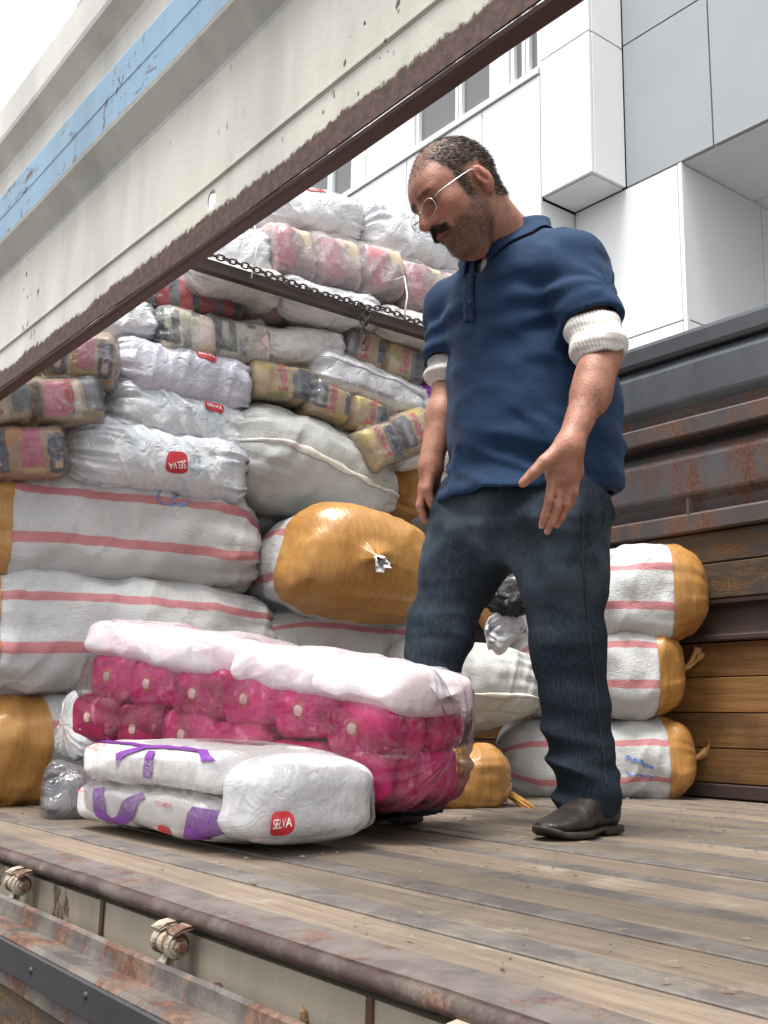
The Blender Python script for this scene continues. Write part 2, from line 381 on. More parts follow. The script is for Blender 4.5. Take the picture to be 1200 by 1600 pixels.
sbpart('shoulder', slope, MAT['cream_plain']); sbpart('blue_rib', blue, MAT['blue_band']); sbpart('upper_panel', upper, MAT['cream_plain'])
V, Fs = extrude_profile([(.7815, 1.0665), (.7795, 1.064), (.7815, 1.059), (.788, 1.0575), (.790, 1.060), (.812, 1.0625), (.816, 1.066), (.816, 1.09), (.810, 1.09), (.810, 1.07)], XL, XR, 60, True)
V = np.array(V); V[:, 2] += .0015*vnoise(V*[6, 1, 1], 51); part('rusty_flange', V, Fs, MAT['rust_flange'], raised)
# oval hole through the face
hc = at(329, 312, Y=.78)
cut = link('hole_cutter', mesh_np('hole_cutter', *tube_geo([hc+arr(0, -.06, 0), hc+arr(0, .06, 0)], 1.0, 20)), None)
for v in cut.data.vertices:
    v.co.x = hc[0]+(v.co.x-hc[0])*.0155; v.co.z = hc[2]+(v.co.z-hc[2])*.019
md = p_face.modifiers.new('hole', 'BOOLEAN'); md.object = cut; md.operation = 'DIFFERENCE'; md.solver = 'EXACT'
bpy.context.view_layer.update()
dg = bpy.context.evaluated_depsgraph_get()
nm = bpy.data.meshes.new_from_object(p_face.evaluated_get(dg)); p_face.modifiers.clear(); p_face.data = nm
bpy.data.objects.remove(cut)

# cross bar between the side boards
V, Fs = extrude_profile([(-.018, -.020), (.018, -.020), (.018, .020), (-.018, .020)], 0, 1, 2, True)
V = np.array([(-3.0+y, YN+.06+(YF-YN-.06)*x, 1.752+z) for x, y, z in V]); part('cross_bar', V, Fs, MAT['wall_dark'])

# ------------------------------------------------------------------ building across the street
bld = tag(empty('building', (-6.0, 7.3, GZ)), 'modern building clad in white panels, the upper wall greyed for shade, with projecting boxes behind the truck', 'building')
FY, BY = 6.54, 7.0
GAP = .014
def panelY(nm, x0, x1, z0, z1, y, mt):   # cladding panel facing -Y
    return box(nm, x0+GAP/2, x1-GAP/2, y, y+.03, z0+GAP/2, z1-GAP/2, mt, bld, .002)
def panelX(nm, y0, y1, z0, z1, x, mt):
    return box(nm, x-.03, x, y0+GAP/2, y1-GAP/2, z0+GAP/2, z1-GAP/2, mt, bld, .002)
def panelZ(nm, x0, x1, y0, y1, z, mt):
    return box(nm, x0+GAP/2, x1-GAP/2, y0+GAP/2, y1-GAP/2, z, z+.03, mt, bld, .002)
PW, P_SHADE = MAT['panel_white'], MAT['panel_shade_grey']
BX0, BX1 = -6.20, -5.585     # projecting box
ZS = 5.02
# dark backing behind the joints
box('backing_wall', -16, BX0-.04, FY+.032, BY+.5, 2.0, 6.26, MAT['panel_gap'], bld, 0)
box('backing_wall', BX0+.0, BX1-.032, FY+.032, BY+.3, ZS+.032, 9.4, MAT['panel_gap'], bld, 0)
box('backing_wall', BX1-.03, 6, BY+.032, BY+.5, ZS+.032, 9.4, MAT['panel_gap'], bld, 0)
box('backing_wall', BX0-.3, -5.03, BY+.032, 9.4, GZ, ZS-.002, MAT['panel_gap'], bld, 0)
# projecting box
zr = [ZS, 6.42, 7.86, 9.3]
for a, b in zip(zr[:-1], zr[1:]):
    panelY('facade_panel', BX0, BX1, a, b, FY, PW); panelX('facade_panel', FY+.032, BY, a, b, BX1, PW)
box('backing_wall', BX0-.3, BX1, BY+.001, BY+.031, ZS-.0085, ZS+.0065, MAT['panel_gap'], bld, 0)
panelZ('soffit_panel', BX0, BX1-.032, FY+.032, BY, ZS-.002, PW)
# upper wall, its shade put into the grey panel colour
xs = [BX1, -4.665, -3.3, -1.94, -.58, .78, 2.1]; zg = [ZS, 6.452, 7.88, 9.3]
for a, b in zip(xs[:-1], xs[1:]):
    for c, d in zip(zg[:-1], zg[1:]): panelY('facade_panel', a, b, c, d, BY, P_SHADE)
# white lower wall, its corner and the recess under the overhang
zl = [GZ+.1, .7, 2.15, 3.59, ZS-.004]
for c, d in zip(zl[:-1], zl[1:]):
    panelY('facade_panel', BX0, -5.03, c, d, BY, PW)
    panelX('facade_panel', BY+.032, 8.2, c, d, -4.995, PW); panelX('facade_panel', 8.2, 9.4, c, d, -4.995, PW)
box('corner_trim', -5.027, -4.988, BY-.004, BY+.030, GZ+.1, ZS-.006, PW, bld, .002)
box('overhang_slab', -5.03, 2.2, BY+.52, 9.62, ZS+.036, ZS+.6, MAT['panel_gap'], bld, 0)
for a, b in zip([-5.034, -3.3, -1.94, -.58, .78], [-3.3, -1.94, -.58, .78, 2.1]): panelZ('soffit_panel', a, b, BY+.032, 8.1, ZS, PW); panelZ('soffit_panel', a, b, 8.1, 9.4, ZS, PW)
box('recess_wall', -5.1, 2.2, 9.402, 9.6, GZ, ZS-.002, PW, bld, 0)
# left front: panels under a window band
xv = [-16, -14.6, -13.2, -11.8, -10.4, -9.3, -8.2, -7.55, at(753, 200, Y=FY)[0], BX0]
zz = [2.0, 3.4, 4.8, 6.29]
for a, b in zip(xv[:-1], xv[1:]):
    for c, d in zip(zz[:-1], zz[1:]): panelY('facade_panel', a, b, c, d, FY, PW)
panelX('facade_panel', FY+.032, BY+.03, 2.0, ZS-.01, BX0-.006, PW)
box('window_sill', -16, BX0-.008, FY-.02, FY+.16, 6.30, 6.372, MAT['frame_white'], bld, .004)
wx = [-16]+[at(p, 200, Y=FY+.05)[0] for p in (300, 420, 478, 520, 556, 577, 652, 718, 772, 800, 824)]+[BX0-.01]
for i, (a, b) in enumerate(zip(wx[:-1], wx[1:])):
    solid = i in (5, 6, 9)
    if solid: box('window_pier', a+.01, b-.01, FY+.01, FY+.12, 6.374, 9.0, PW, bld, .002); continue
    wn = box('window', a+.006, b-.006, FY+.03, FY+.09, 6.374, 6.42, MAT['frame_white'], bld, .003)
    for (p, q) in ((a+.006, a+.05), (b-.05, b-.006)): box('window_frame', p, q, FY+.03, FY+.09, 6.4215, 8.0, MAT['frame_white'], wn, .003)
    box('window_head', a+.006, b-.006, FY+.03, FY+.09, 8.0015, 9.0, PW, wn, .003)
    box('pane', a+.051, b-.051, FY+.075, FY+.085, 6.4215, 7.999, MAT['window'], wn, 0)
box('window_room', -16, BX0-.03, FY+.30, FY+.33, 6.38, 9.0, MAT['panel_shade_grey'], bld, 0)
# pale building far off over the sideboard
dp = at(104, 78, Y=30); dq = at(160, 10, Y=30)
far = tag(empty('distant_building', (dp[0]-2, 30, GZ)), 'hazy mauve building corner far off above the raised sideboard', 'building')
DY = 13.0
e0 = at(109, 60, Y=DY); e1 = at(175, 60, Y=DY+.0); et = at(118, 28, Y=DY)
box('wall', e0[0], e1[0]+1.5, DY, DY+5, GZ, et[2], MAT['distant'], far, 0)
box('roof_parapet', e0[0]+.25, e1[0]+1.4, DY+.1, DY+4.8, et[2], et[2]+.8, MAT['distant'], far, 0)
for i in range(4):
    wv = box('window', e0[0]+.6, e0[0]+1.5, DY-.06, DY-.005, et[2]-2.2-i*2.9, et[2]-.8-i*2.9, MAT['window'], far, 0)

# ------------------------------------------------------------------ bag materials
def uvsep(m):
    tc = m.n('TexCoord'); return tc, m.sep(tc.outputs['UV'])
def sack_mat(name, stripes=True, base=(.63, .635, .63), thin=.0115, pos=(.055, .968, .40, .60), tint=None):
    m = M(name); tc, s = uvsep(m); u, v = s.outputs[0], s.outputs[1]
    oc = m.coord(); dirt = m.noise(oc, 5, 6, .6)
    col = m.mix(m.math('MULTIPLY', m.ramp(dirt, .42, .75), .45), base, tuple(x*.66 for x in base))
    wv = m.noise(m.coord('UV', (300, 60, 1)), 1.0, 3, .6); wv2 = m.noise(m.coord('UV', (40, 420, 1)), 1.0, 3, .6)
    weave = m.math('ADD', wv, wv2)
    col = m.mix(m.math('MULTIPLY', m.ramp(weave, .75, 1.2), .34), col, tuple(x*.72 for x in base))
    if stripes:
        wob = m.math('MULTIPLY', m.math('SUBTRACT', m.noise(m.coord('UV', (7, 0, 0)), 1, 2), .5), .018)
        vv = m.math('ADD', v, wob); f = None
        for p in [x if x < .5 else x-1 for x in pos]:
            d = m.math('ABSOLUTE', m.math('SUBTRACT', vv, p)); g = m.ramp(d, thin+.0015, thin-.0015)
            f = g if f is None else m.math('MAXIMUM', f, g)
        wave = m.n('TexWave', Scale=1.0, Distortion=0.0); m.s(wave, 'Vector', m.coord('UV', (60, 90, 1), rot=(0, 0, .6)))
        red = m.mix(m.ramp(wave.outputs[1], .3, .7), (.50, .13, .15), (.62, .27, .28))
        col = m.mix(m.math('MULTIPLY', f, .93), col, red)
    ck = m.noise(oc, 14, 5, .65); h = m.math('ADD', m.math('MULTIPLY', weave, .35), ck)
    return m.end(m.pbr(col, .5, 0, m.bump(h, .8, .009), Specular_IOR_Level=.35))
def tape_mat():
    m = M('brown_packing_tape'); c = m.coord('Object', (4, 46, 9), rot=(.3, .25, .5)); n = m.noise(c, 1.6, 6, .65, .4); n2 = m.noise(m.coord(), 9, 4)
    tc, s = uvsep(m); g = m.noise(m.coord('Object', (60, 12, 8), rot=(0, .4, .2)), 1, 4, .6)
    col = m.mix(m.ramp(n, .3, .7), (.39, .185, .048), (.47, .245, .072)); col = m.mix(m.math('MULTIPLY', m.ramp(n2, .5, .7), .4), col, (.60, .35, .12))
    h = m.math('ADD', m.math('ADD', n, m.math('MULTIPLY', n2, .6)), m.math('MULTIPLY', g, .7))
    return m.end(m.pbr(col, .24, 0, m.bump(h, .4, .006), Specular_IOR_Level=.5))
def film_opaque(name, base=(.56, .57, .60), blotch=((.45, .47, .52), (.66, .62, .62)), rough=.17, gl=.7, wr=.45, ridge=(.82, .83, .85)):
    """milky plastic film over pale goods"""
    m = M(name); oc = m.coord(); a = m.noise(oc, 7, 5, .6, .5); b = m.noise(oc, 17, 4, .6)
    col = m.mix(m.ramp(a, .3, .7), blotch[0], blotch[1]); col = m.mix(m.ramp(b, .35, .75), col, base)
    cr = m.noise(m.coord('Object', (9, 30, 30), rot=(.5, .7, .5)), .75, 3, .5, 1.0)
    rg = m.math('SUBTRACT', 1.0, m.math('ABSOLUTE', m.math('MULTIPLY', m.math('SUBTRACT', cr, .5), 6.0)), True)
    col = m.mix(m.math('MULTIPLY', rg, .25), col, ridge)
    h = m.math('ADD', m.math('MULTIPLY', rg, .5), cr)
    return m.end(m.pbr(col, rough, 0, m.bump(h, wr, .01), Specular_IOR_Level=gl))
def film_clear(name, haze=.06, wr=.8, tint=(.92, .93, .95), rk=.26):
    """clear polythene: mostly see-through, milky along its creases, glossy"""
    m = M(name); c = m.coord('Object', (7, 20, 20), rot=(.4, .8, .4)); cr = m.noise(c, 1.0, 6, .6, 1.2); cr2 = m.noise(m.coord('Object', (46, 20, 34), rot=(.7, -.5, .2)), 1.0, 5, .6, 1.0)
    def rid(x, k): return m.math('SUBTRACT', 1.0, m.math('ABSOLUTE', m.math('MULTIPLY', m.math('SUBTRACT', x, .5), k)), True)
    r1 = rid(cr, 16.0); r2 = rid(cr2, 14.0)
    r = m.math('MAXIMUM', m.math('POWER', r1, 2.0), m.math('MULTIPLY', m.math('POWER', r2, 2.0), .7))
    h = m.math('ADD', cr, m.math('MULTIPLY', cr2, .5)); nb = m.bump(m.math('ADD', h, m.math('MULTIPLY', r, .15)), wr, .02)
    milk = m.pbr(tint, .25, 0, nb, Specular_IOR_Level=.6)
    tr = m.n('BsdfTransparent', Color=(.97, .97, .98)); gl = m.n('BsdfGlossy', Color=(1, 1, 1), Roughness=.12); m.s(gl, 'Normal', nb)
    fr = m.n('Fresnel', IOR=1.27); m.s(fr, 'Normal', nb)
    a = m.n('MixShader'); m.s(a, 0, m.math('ADD', haze, m.math('MULTIPLY', r, rk), True)); m.s(a, 1, tr); m.s(a, 2, milk)
    b = m.n('MixShader'); m.s(b, 0, m.math('MULTIPLY', fr, .9, True)); m.s(b, 1, a); m.s(b, 2, gl)
    return m.end(b)
def pack_mat(name, base, patches, rough=.3):
    """printed wrapper: base colour with printed blocks. patches: (u0,u1,v0,v1,color)"""
    m = M(name); tc, s = uvsep(m); u, v = s.outputs[0], s.outputs[1]
    oc = m.coord(); n = m.noise(oc, 12, 4); col = m.mix(m.ramp(n, .3, .7), tuple(x*.82 for x in base), base)
    wob = m.math('MULTIPLY', m.math('SUBTRACT', m.noise(oc, 26, 3), .5), .09)
    uu = m.math('ADD', u, wob); vv = m.math('ADD', m.math('ADD', v, .5), wob)
    for (u0, u1, v0, v1, c) in patches:
        f = m.math('MULTIPLY', m.math('MULTIPLY', m.ramp(uu, u0-.012, u0+.012), m.ramp(uu, u1+.012, u1-.012)), m.math('MULTIPLY', m.ramp(vv, v0-.012, v0+.012), m.ramp(vv, v1+.012, v1-.012)))
        col = m.mix(f, col, c)
    return m.end(m.pbr(col, rough, 0, m.bump(m.noise(oc, 30, 4), .3, .006)))
MAT['sack'] = sack_mat('woven_sack_striped'); MAT['sack_low'] = sack_mat('woven_sack_striped_low', pos=(.05, .945, .42, .6))
MAT['sack_plain'] = sack_mat('woven_sack_plain', False, (.55, .56, .525)); MAT['sack_plain2'] = sack_mat('woven_sack_plain_grey', False, (.54, .55, .52))
MAT['tape'] = tape_mat()
MAT['film_grey'] = film_opaque('milky_film'); MAT['film_white'] = film_opaque('white_film', (.70, .71, .73), ((.56, .58, .62), (.74, .73, .74)))
MAT['film_lilac'] = film_opaque('lilac_film', (.50, .49, .58), ((.44, .43, .52), (.56, .55, .62)))
MAT['film_cool'] = film_opaque('cool_film', (.58, .63, .67), ((.47, .54, .60), (.70, .67, .66)))
MAT['film_warm'] = film_opaque('warm_film', (.58, .56, .53), ((.48, .46, .44), (.64, .60, .57)))
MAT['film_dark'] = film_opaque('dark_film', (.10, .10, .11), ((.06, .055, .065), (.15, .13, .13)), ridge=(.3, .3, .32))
MAT['film_clear'] = film_clear('clear_film', .03, .6, rk=.17); MAT['film_milky'] = film_clear('milky_clear_film', .08, .7, rk=.26); MAT['film_pink'] = film_clear('clear_film_pink', .0, .4, rk=.07)
MAT['black_plastic'] = simple('black_plastic', (.012, .012, .014), .3, bump=.5, scale=12, bdist=.01)
R_ = (.60, .05, .07); NV = (.045, .045, .075); GR = (.14, .145, .16); PK = (.68, .22, .30); YW = (.62, .43, .17); OR = (.62, .26, .06); VI = (.22, .05, .36)
MAT['pack_yellow'] = pack_mat('pack_yellow', (.62, .47, .25), [(.60, .95, .36, .56, GR), (.70, .88, .42, .60, NV), (.04, .30, .52, .70, (.66, .50, .16)), (.25, .55, .34, .42, (.40, .36, .14)), (.0, .5, .64, .9, (.66, .55, .34))])
MAT['pack_yellow2'] = pack_mat('pack_yellow_b', (.60, .45, .24), [(.02, .32, .42, .66, GR), (.1, .22, .46, .54, (.35, .33, .33)), (.55, .8, .58, .80, (.50, .42, .13)), (.5, .95, .34, .41, (.66, .46, .12)), (.8, .97, .45, .56, NV)])
MAT['pack_beige'] = pack_mat('pack_beige', (.50, .40, .27), [(.10, .42, .42, .60, PK), (.68, .98, .46, .9, GR), (.60, .80, .36, .46, (.42, .36, .20)), (0, .6, .62, .8, (.55, .42, .2)), (.5, .62, .40, .58, (.60, .52, .40))])
MAT['pack_floral'] = pack_mat('pack_floral', (.50, .30, .13), [(.06, .34, .38, .58, NV), (.14, .24, .44, .50, (.7, .5, .4)), (.46, .70, .44, .62, (.55, .12, .2)), (.76, .96, .36, .54, NV), (.82, .9, .42, .48, (.6, .45, .3)), (.34, .5, .52, .8, OR), (.5, .72, .34, .42, (.58, .42, .16))])
MAT['pack_cream'] = pack_mat('pack_cream', (.70, .65, .48), [(.0, .30, .44, .95, (.07, .08, .08)), (.34, .5, .40, .50, (.25, .27, .25)), (.66, .98, .46, .62, (.72, .55, .48)), (.06, .16, .50, .58, (.62, .60, .50)), (.55, .7, .56, .7, (.12, .13, .13))])
MAT['pack_red'] = pack_mat('pack_red', (.52, .06, .07), [(.02, .10, .34, .9, (.06, .06, .07)), (.22, .32, .34, .9, (.10, .10, .11)), (.44, .52, .34, .9, (.06, .06, .07)), (.66, .74, .34, .9, (.12, .12, .13)), (.86, .94, .34, .9, (.06, .06, .07)), (0, 1, .26, .30, (.6, .45, .45))])
MAT['pack_dusty'] = pack_mat('pack_dusty_pink', (.58, .42, .40), [(.08, .48, .42, .58, (.60, .26, .29)), (.6, .9, .50, .7, (.60, .50, .36)), (.5, .85, .34, .44, (.36, .27, .28)), (.15, .35, .60, .75, (.66, .60, .55))])
MAT['pack_diaper'] = pack_mat('pack_white', (.76, .74, .72), [(.0, .06, .2, .9, VI)], .35)
MAT['logo_red'] = simple('logo_red', (.52, .03, .04), .4, bump=.05); MAT['print_white'] = simple('print_white', (.75, .70, .70), .5, bump=.05)
MAT['print_grey'] = simple('print_grey', (.30, .30, .35), .5, bump=.05); MAT['print_pink'] = simple('print_pink', (.66, .09, .15), .45, bump=.05)
MAT['ink_blue'] = simple('ink_blue', (.16, .26, .56), .6, bump=.05, var=.3, scale=60); MAT['violet'] = simple('violet_print', (.20, .04, .33), .35, bump=.1)
MAT['print_red'] = simple('print_red', (.60, .10, .10), .45, bump=.05); MAT['cord'] = simple('cord_white', (.72, .70, .66), .7)
MAT['stitch'] = simple('stitch_white', (.74, .72, .64), .8, bump=.5, scale=30)
MAT['tail_film'] = film_opaque('tail_film', (.78, .79, .80), ((.66, .67, .70), (.82, .82, .82)))

# ------------------------------------------------------------------ bag generator
class Surf: pass
def make_surf(A, B, hh, ww, p=2.6, el=.2, er=.2, ql=2.2, qr=2.2, sag=0., bow=0., roll=0., amp=.012, nsc=7., gather=.0, gk=17, wr=0., wang=.6, wf=(5., 26.),
              seed=0, nu=110, nv=88, slump=.12, taper=0., up=(0, 0, 1)):
    A, B = np.asarray(A, float), np.asarray(B, float); L = np.linalg.norm(B-A); ex = (B-A)/L
    upv = np.array(up, float); ey = np.cross(upv, ex); ey /= np.linalg.norm(ey); ez = np.cross(ex, ey)
    # front = the side towards the camera
    mid = (A+B)/2
    if (CAM-mid)@ey > 0: fr = ey
    else: fr = -ey
    c, s_ = math.cos(roll), math.sin(roll); fr, ez = fr*c+ez*s_, ez*c-fr*s_
    # denser rows near the ends
    uu = np.linspace(0, 1, nu); uu = uu-.07*np.sin(2*np.pi*uu)*1.6/np.pi; uu[0], uu[-1] = 0, 1
    vv = np.arange(nv)/nv; th = 2*np.pi*vv
    tl = np.clip(uu/el, 0, 1); tr = np.clip((1-uu)/er, 0, 1)
    r = (1-(1-tl)**ql)**(1/ql)*(1-(1-tr)**qr)**(1/qr); r = np.maximum(r, .006)*(1+taper*(uu-.5))
    ct, st = np.cos(th), np.sin(th)
    cx = np.sign(ct)*np.abs(ct)**(2/p); cz = np.sign(st)*np.abs(st)**(2/p)
    # slump: lower half wider than upper
    cx = cx*(1-slump*cz)
    U, T = np.meshgrid(uu, th, indexing='ij')
    rr = r[:, None]*np.ones_like(T)
    fold = np.zeros_like(T)
    q = np.stack([np.cos(T)*gk/6, np.sin(T)*gk/6, U*1.2], -1)
    if gather:
        e = np.maximum(np.clip(1-U/(el*1.9), 0, 1), np.clip(1-(1-U)/(er*1.9), 0, 1))**1.3
        fold += gather*e*(ridge(q*1.6, seed+5)-.35)*np.minimum(1, rr*2.2)
    X = U*L; Z0 = rr*cz[None]*hh/2; Y0 = rr*cx[None]*ww/2
    pos = np.stack([X, Y0, Z0], -1)
    d = amp*fbm(pos*nsc+seed*3.1, seed, 3)*np.minimum(1, rr*1.6)
    if wr:
        ca, sa = math.cos(wang), math.sin(wang); arc = T/(2*np.pi)*(hh+ww)*1.55
        arc = np.where(T > np.pi, T/(2*np.pi)-1, T/(2*np.pi))*(hh+ww)*1.55
        a_ = X*ca+arc*sa; b_ = -X*sa+arc*ca
        wq = np.stack([a_*wf[0], b_*wf[1], np.zeros_like(a_)+seed], -1)
        wq = wq+.35*vnoise(np.stack([X*6, arc*6, X*0], -1), seed+9)[..., None]
        d += wr*(np.maximum(ridge(wq, seed+11), -.2)**1.0)*np.minimum(1, rr*1.6)*(.55+.45*vnoise(pos*4, seed+3))
    d += fold
    S = Surf(); S.L = L
    Yd = Y0+d*ct[None]; Zd = Z0+d*st[None]
    Zd = Zd+sag*(1-(2*U-1)**2); Yd = Yd+bow*(1-(2*U-1)**2)
    S.P = A+X[..., None]*ex+Yd[..., None]*fr+Zd[..., None]*ez
    S.uu, S.nu, S.nv = uu, nu, nv; S.fr, S.ez, S.ex = fr, ez, ex; S.circ = (hh+ww)*1.55; S.h = hh
    du = np.gradient(S.P, axis=0); dv = np.roll(S.P, -1, 1)-np.roll(S.P, 1, 1)
    N = np.cross(du, dv); N /= np.linalg.norm(N, axis=-1)[..., None]+1e-12
    if ((S.P-(S.P.mean(1)[:, None]))*N).sum() < 0: N = -N; S.flip = True
    else: S.flip = False
    S.N = N
    return S
def samp(S, u, v, off=0.):
    u = np.clip(np.asarray(u, float), 0, .9999); v = np.asarray(v, float) % 1.0
    i = np.clip(np.searchsorted(S.uu, u, side='right')-1, 0, S.nu-2); fu = (u-S.uu[i])/(S.uu[i+1]-S.uu[i])
    g = v*S.nv; j = np.floor(g).astype(int) % S.nv; fv = g-np.floor(g); k = (j+1) % S.nv
    def L(G): return ((G[i, j]*(1-fv)[..., None]+G[i, k]*fv[..., None])*(1-fu)[..., None]+(G[i+1, j]*(1-fv)[..., None]+G[i+1, k]*fv[..., None])*fu[..., None])
    return L(S.P)+L(S.N)*off
def surf_geo(S, i0=0, i1=None, off=0., cap=(True, True)):
    i1 = S.nu if i1 is None else i1; nv = S.nv; P = S.P[i0:i1]+S.N[i0:i1]*off; n = i1-i0
    V = P.reshape(-1, 3).tolist(); uv = [(S.uu[i0+a], (b/nv+.5) % 1.0-.5) for a in range(n) for b in range(nv)]
    Fs = []; fl = S.flip
    for a in range(n-1):
        for b in range(nv):
            c = (b+1) % nv; q = (a*nv+b, (a+1)*nv+b, (a+1)*nv+c, a*nv+c); Fs.append(q[::-1] if fl else q)
    for e, (row, do) in enumerate(((0, cap[0]), (n-1, cap[1]))):
        if not do: continue
        V.append(P[row].mean(0)); uv.append((S.uu[i0+row], 0)); ci = len(V)-1
        for b in range(nv): c = (b+1) % nv; Fs.append((row*nv+b, row*nv+c, ci))
    return np.array(V), Fs, uv
def base_of(S):
    P = S.P.reshape(-1, 3); return Vector((float(P[:, 0].mean()), float(P[:, 1].mean()), float(P[:, 2].min())))
def bag_obj(name, S, mat, label=None, cat=None, group=None, parent=None):
    V, Fs, uv = surf_geo(S)
    if parent is not None: return child(name, V, Fs, mat, parent, uv)
    b = base_of(S); o = link(name, mesh_np(name, V-np.array(b), Fs, uv), mat, None, b)
    return tag(o, label, cat, group)
def tape_end(S, o, u, right=True, off=.0035, mat=None, name='tape_wrap'):
    if right: i0 = int(np.searchsorted(S.uu, u)); V, Fs, uv = surf_geo(S, i0, None, off, (False, True))
    else: i1 = int(np.searchsorted(S.uu, u))+1; V, Fs, uv = surf_geo(S, 0, i1, off, (True, False))
    return child(name, V, Fs, mat or MAT['tape'], o, uv)
def ribbon(S, o, pts, wid, off, mat, name, n=60, thick=.0, jitter=0., seed=0):
    """strip lying on the surface along (u,v) points, wid in metres"""
    pts = np.array(pts, float); t = np.linspace(0, len(pts)-1, n); i = np.minimum(t.astype(int), len(pts)-2); f = (t-i)[:, None]
    if len(pts) > 2:
        P0 = pts[np.maximum(i-1, 0)]; P1 = pts[i]; P2 = pts[i+1]; P3 = pts[np.minimum(i+2, len(pts)-1)]
        c = .5*((2*P1)+(-P0+P2)*f+(2*P0-5*P1+4*P2-P3)*f*f+(-P0+3*P1-3*P2+P3)*f**3)
    else: c = pts[i]*(1-f)+pts[i+1]*f
    m = c*[S.L, S.circ]; T = np.gradient(m, axis=0); T /= np.linalg.norm(T, axis=1)[:, None]+1e-9; Nn = np.stack([-T[:, 1], T[:, 0]], 1)
    w_ = wid*(1+jitter*vnoise(np.stack([t*2.3, t*0, t*0], 1), seed))
    rows = []
    for k, s_ in enumerate((-1, -.5, 0, .5, 1)):
        q = (m+Nn*(w_*s_/2)[:, None])/[S.L, S.circ]; lift = off+thick*(1-s_*s_)
        rows.append(samp(S, q[:, 0], q[:, 1], lift))
    V = np.stack(rows, 1).reshape(-1, 3); Fs = [(a*5+b, a*5+b+1, (a+1)*5+b+1, (a+1)*5+b) for a in range(n-1) for b in range(4)]
    uv = [(a/n, b/4) for a in range(n) for b in range(5)]
    return child(name, V, Fs, mat, o, uv)
def patch(S, o, u0, v0, w, h, ang, mat, name, off=.003, shape='oval', n=18, verts=None, swap=False):
    """flat print on the surface; shape oval / rect / poly (verts in unit square -1..1)"""
    ca, sa = math.cos(ang), math.sin(ang); V2 = []; Fs = []
    rings = 6
    if shape == 'poly': out = np.array(verts, float); out = np.concatenate([np.linspace(out[i], out[(i+1) % len(out)], 5)[:-1] for i in range(len(out))])
    else:
        t = np.linspace(0, 2*np.pi, 28, endpoint=False); pw = 2.0 if shape == 'oval' else (3.2 if shape == 'shield' else 8.0)
        out = np.stack([np.sign(np.cos(t))*np.abs(np.cos(t))**(2/pw), np.sign(np.sin(t))*np.abs(np.sin(t))**(2/pw)], 1)
    m_ = len(out); V2.append((0, 0))
    for r in range(1, rings+1):
        for k in range(m_): V2.append(tuple(out[k]*r/rings))
    for k in range(m_): Fs.append((0, 1+k, 1+(k+1) % m_))
    for r in range(rings-1):
        for k in range(m_): q = (k+1) % m_; Fs.append((1+r*m_+k, 1+(r+1)*m_+k, 1+(r+1)*m_+q, 1+r*m_+q))
    V2 = np.array(V2)*[w/2, h/2]; V2 = np.stack([V2[:, 0]*ca-V2[:, 1]*sa, V2[:, 0]*sa+V2[:, 1]*ca], 1)
    if swap: V2 = V2[:, ::-1]
    return child(name, samp(S, u0+V2[:, 0]/S.L, v0+V2[:, 1]/S.circ, off), Fs, mat, o)
_txt = {}
def text_geo(s):
    if s in _txt: return _txt[s]
    cu = bpy.data.curves.new('t', 'FONT'); cu.body = s; cu.align_x = 'CENTER'; cu.align_y = 'CENTER'; cu.resolution_u = 3; cu.offset = .012
    o = bpy.data.objects.new('t', cu); COL.objects.link(o); bpy.context.view_layer.update()
    me = o.evaluated_get(bpy.context.evaluated_depsgraph_get()).to_mesh()
    V = np.array([v.co[:2] for v in me.vertices]); Fs = [tuple(p.vertices) for p in me.polygons]
    o.to_mesh_clear(); bpy.data.objects.remove(o); bpy.data.curves.remove(cu)
    _txt[s] = (V, Fs); return _txt[s]
def text_on(S, o, s, u0, v0, size, ang, mat, name='lettering', off=.005, sx=1.0, swap=False):
    V, Fs = text_geo(s); V = V*[size*sx, size]; ca, sa = math.cos(ang), math.sin(ang)
    V2 = np.stack([V[:, 0]*ca-V[:, 1]*sa, V[:, 0]*sa+V[:, 1]*ca], 1)
    if swap: V2 = V2[:, ::-1]
    return child(name, samp(S, u0+V2[:, 0]/S.L, v0+V2[:, 1]/S.circ, off), Fs, mat, o, None, False)
def logo(S, o, u, v, w=.085, ang=0., extra=True, side=1, swap=False):
    lg = patch(S, o, u, v, w, w*.62, ang, MAT['logo_red'], 'printed_logo', .0035, 'shield', swap=swap)
    text_on(S, lg, 'SELVA', u, v, w*.30, ang+.05, MAT['print_white'], off=.0058, swap=swap)
    if extra:
        ca, sa = math.cos(ang), math.sin(ang); du, dv = side*w*.95*ca, side*w*.95*sa
        text_on(S, o, 'ISLAK', u+du/S.L, v+(dv+.010)/S.circ, w*.18, ang, MAT['print_grey'], off=.0045)
        text_on(S, o, 'MENDIL', u+du/S.L, v+(dv-.010)/S.circ, w*.18, ang, MAT['print_grey'], off=.0045)
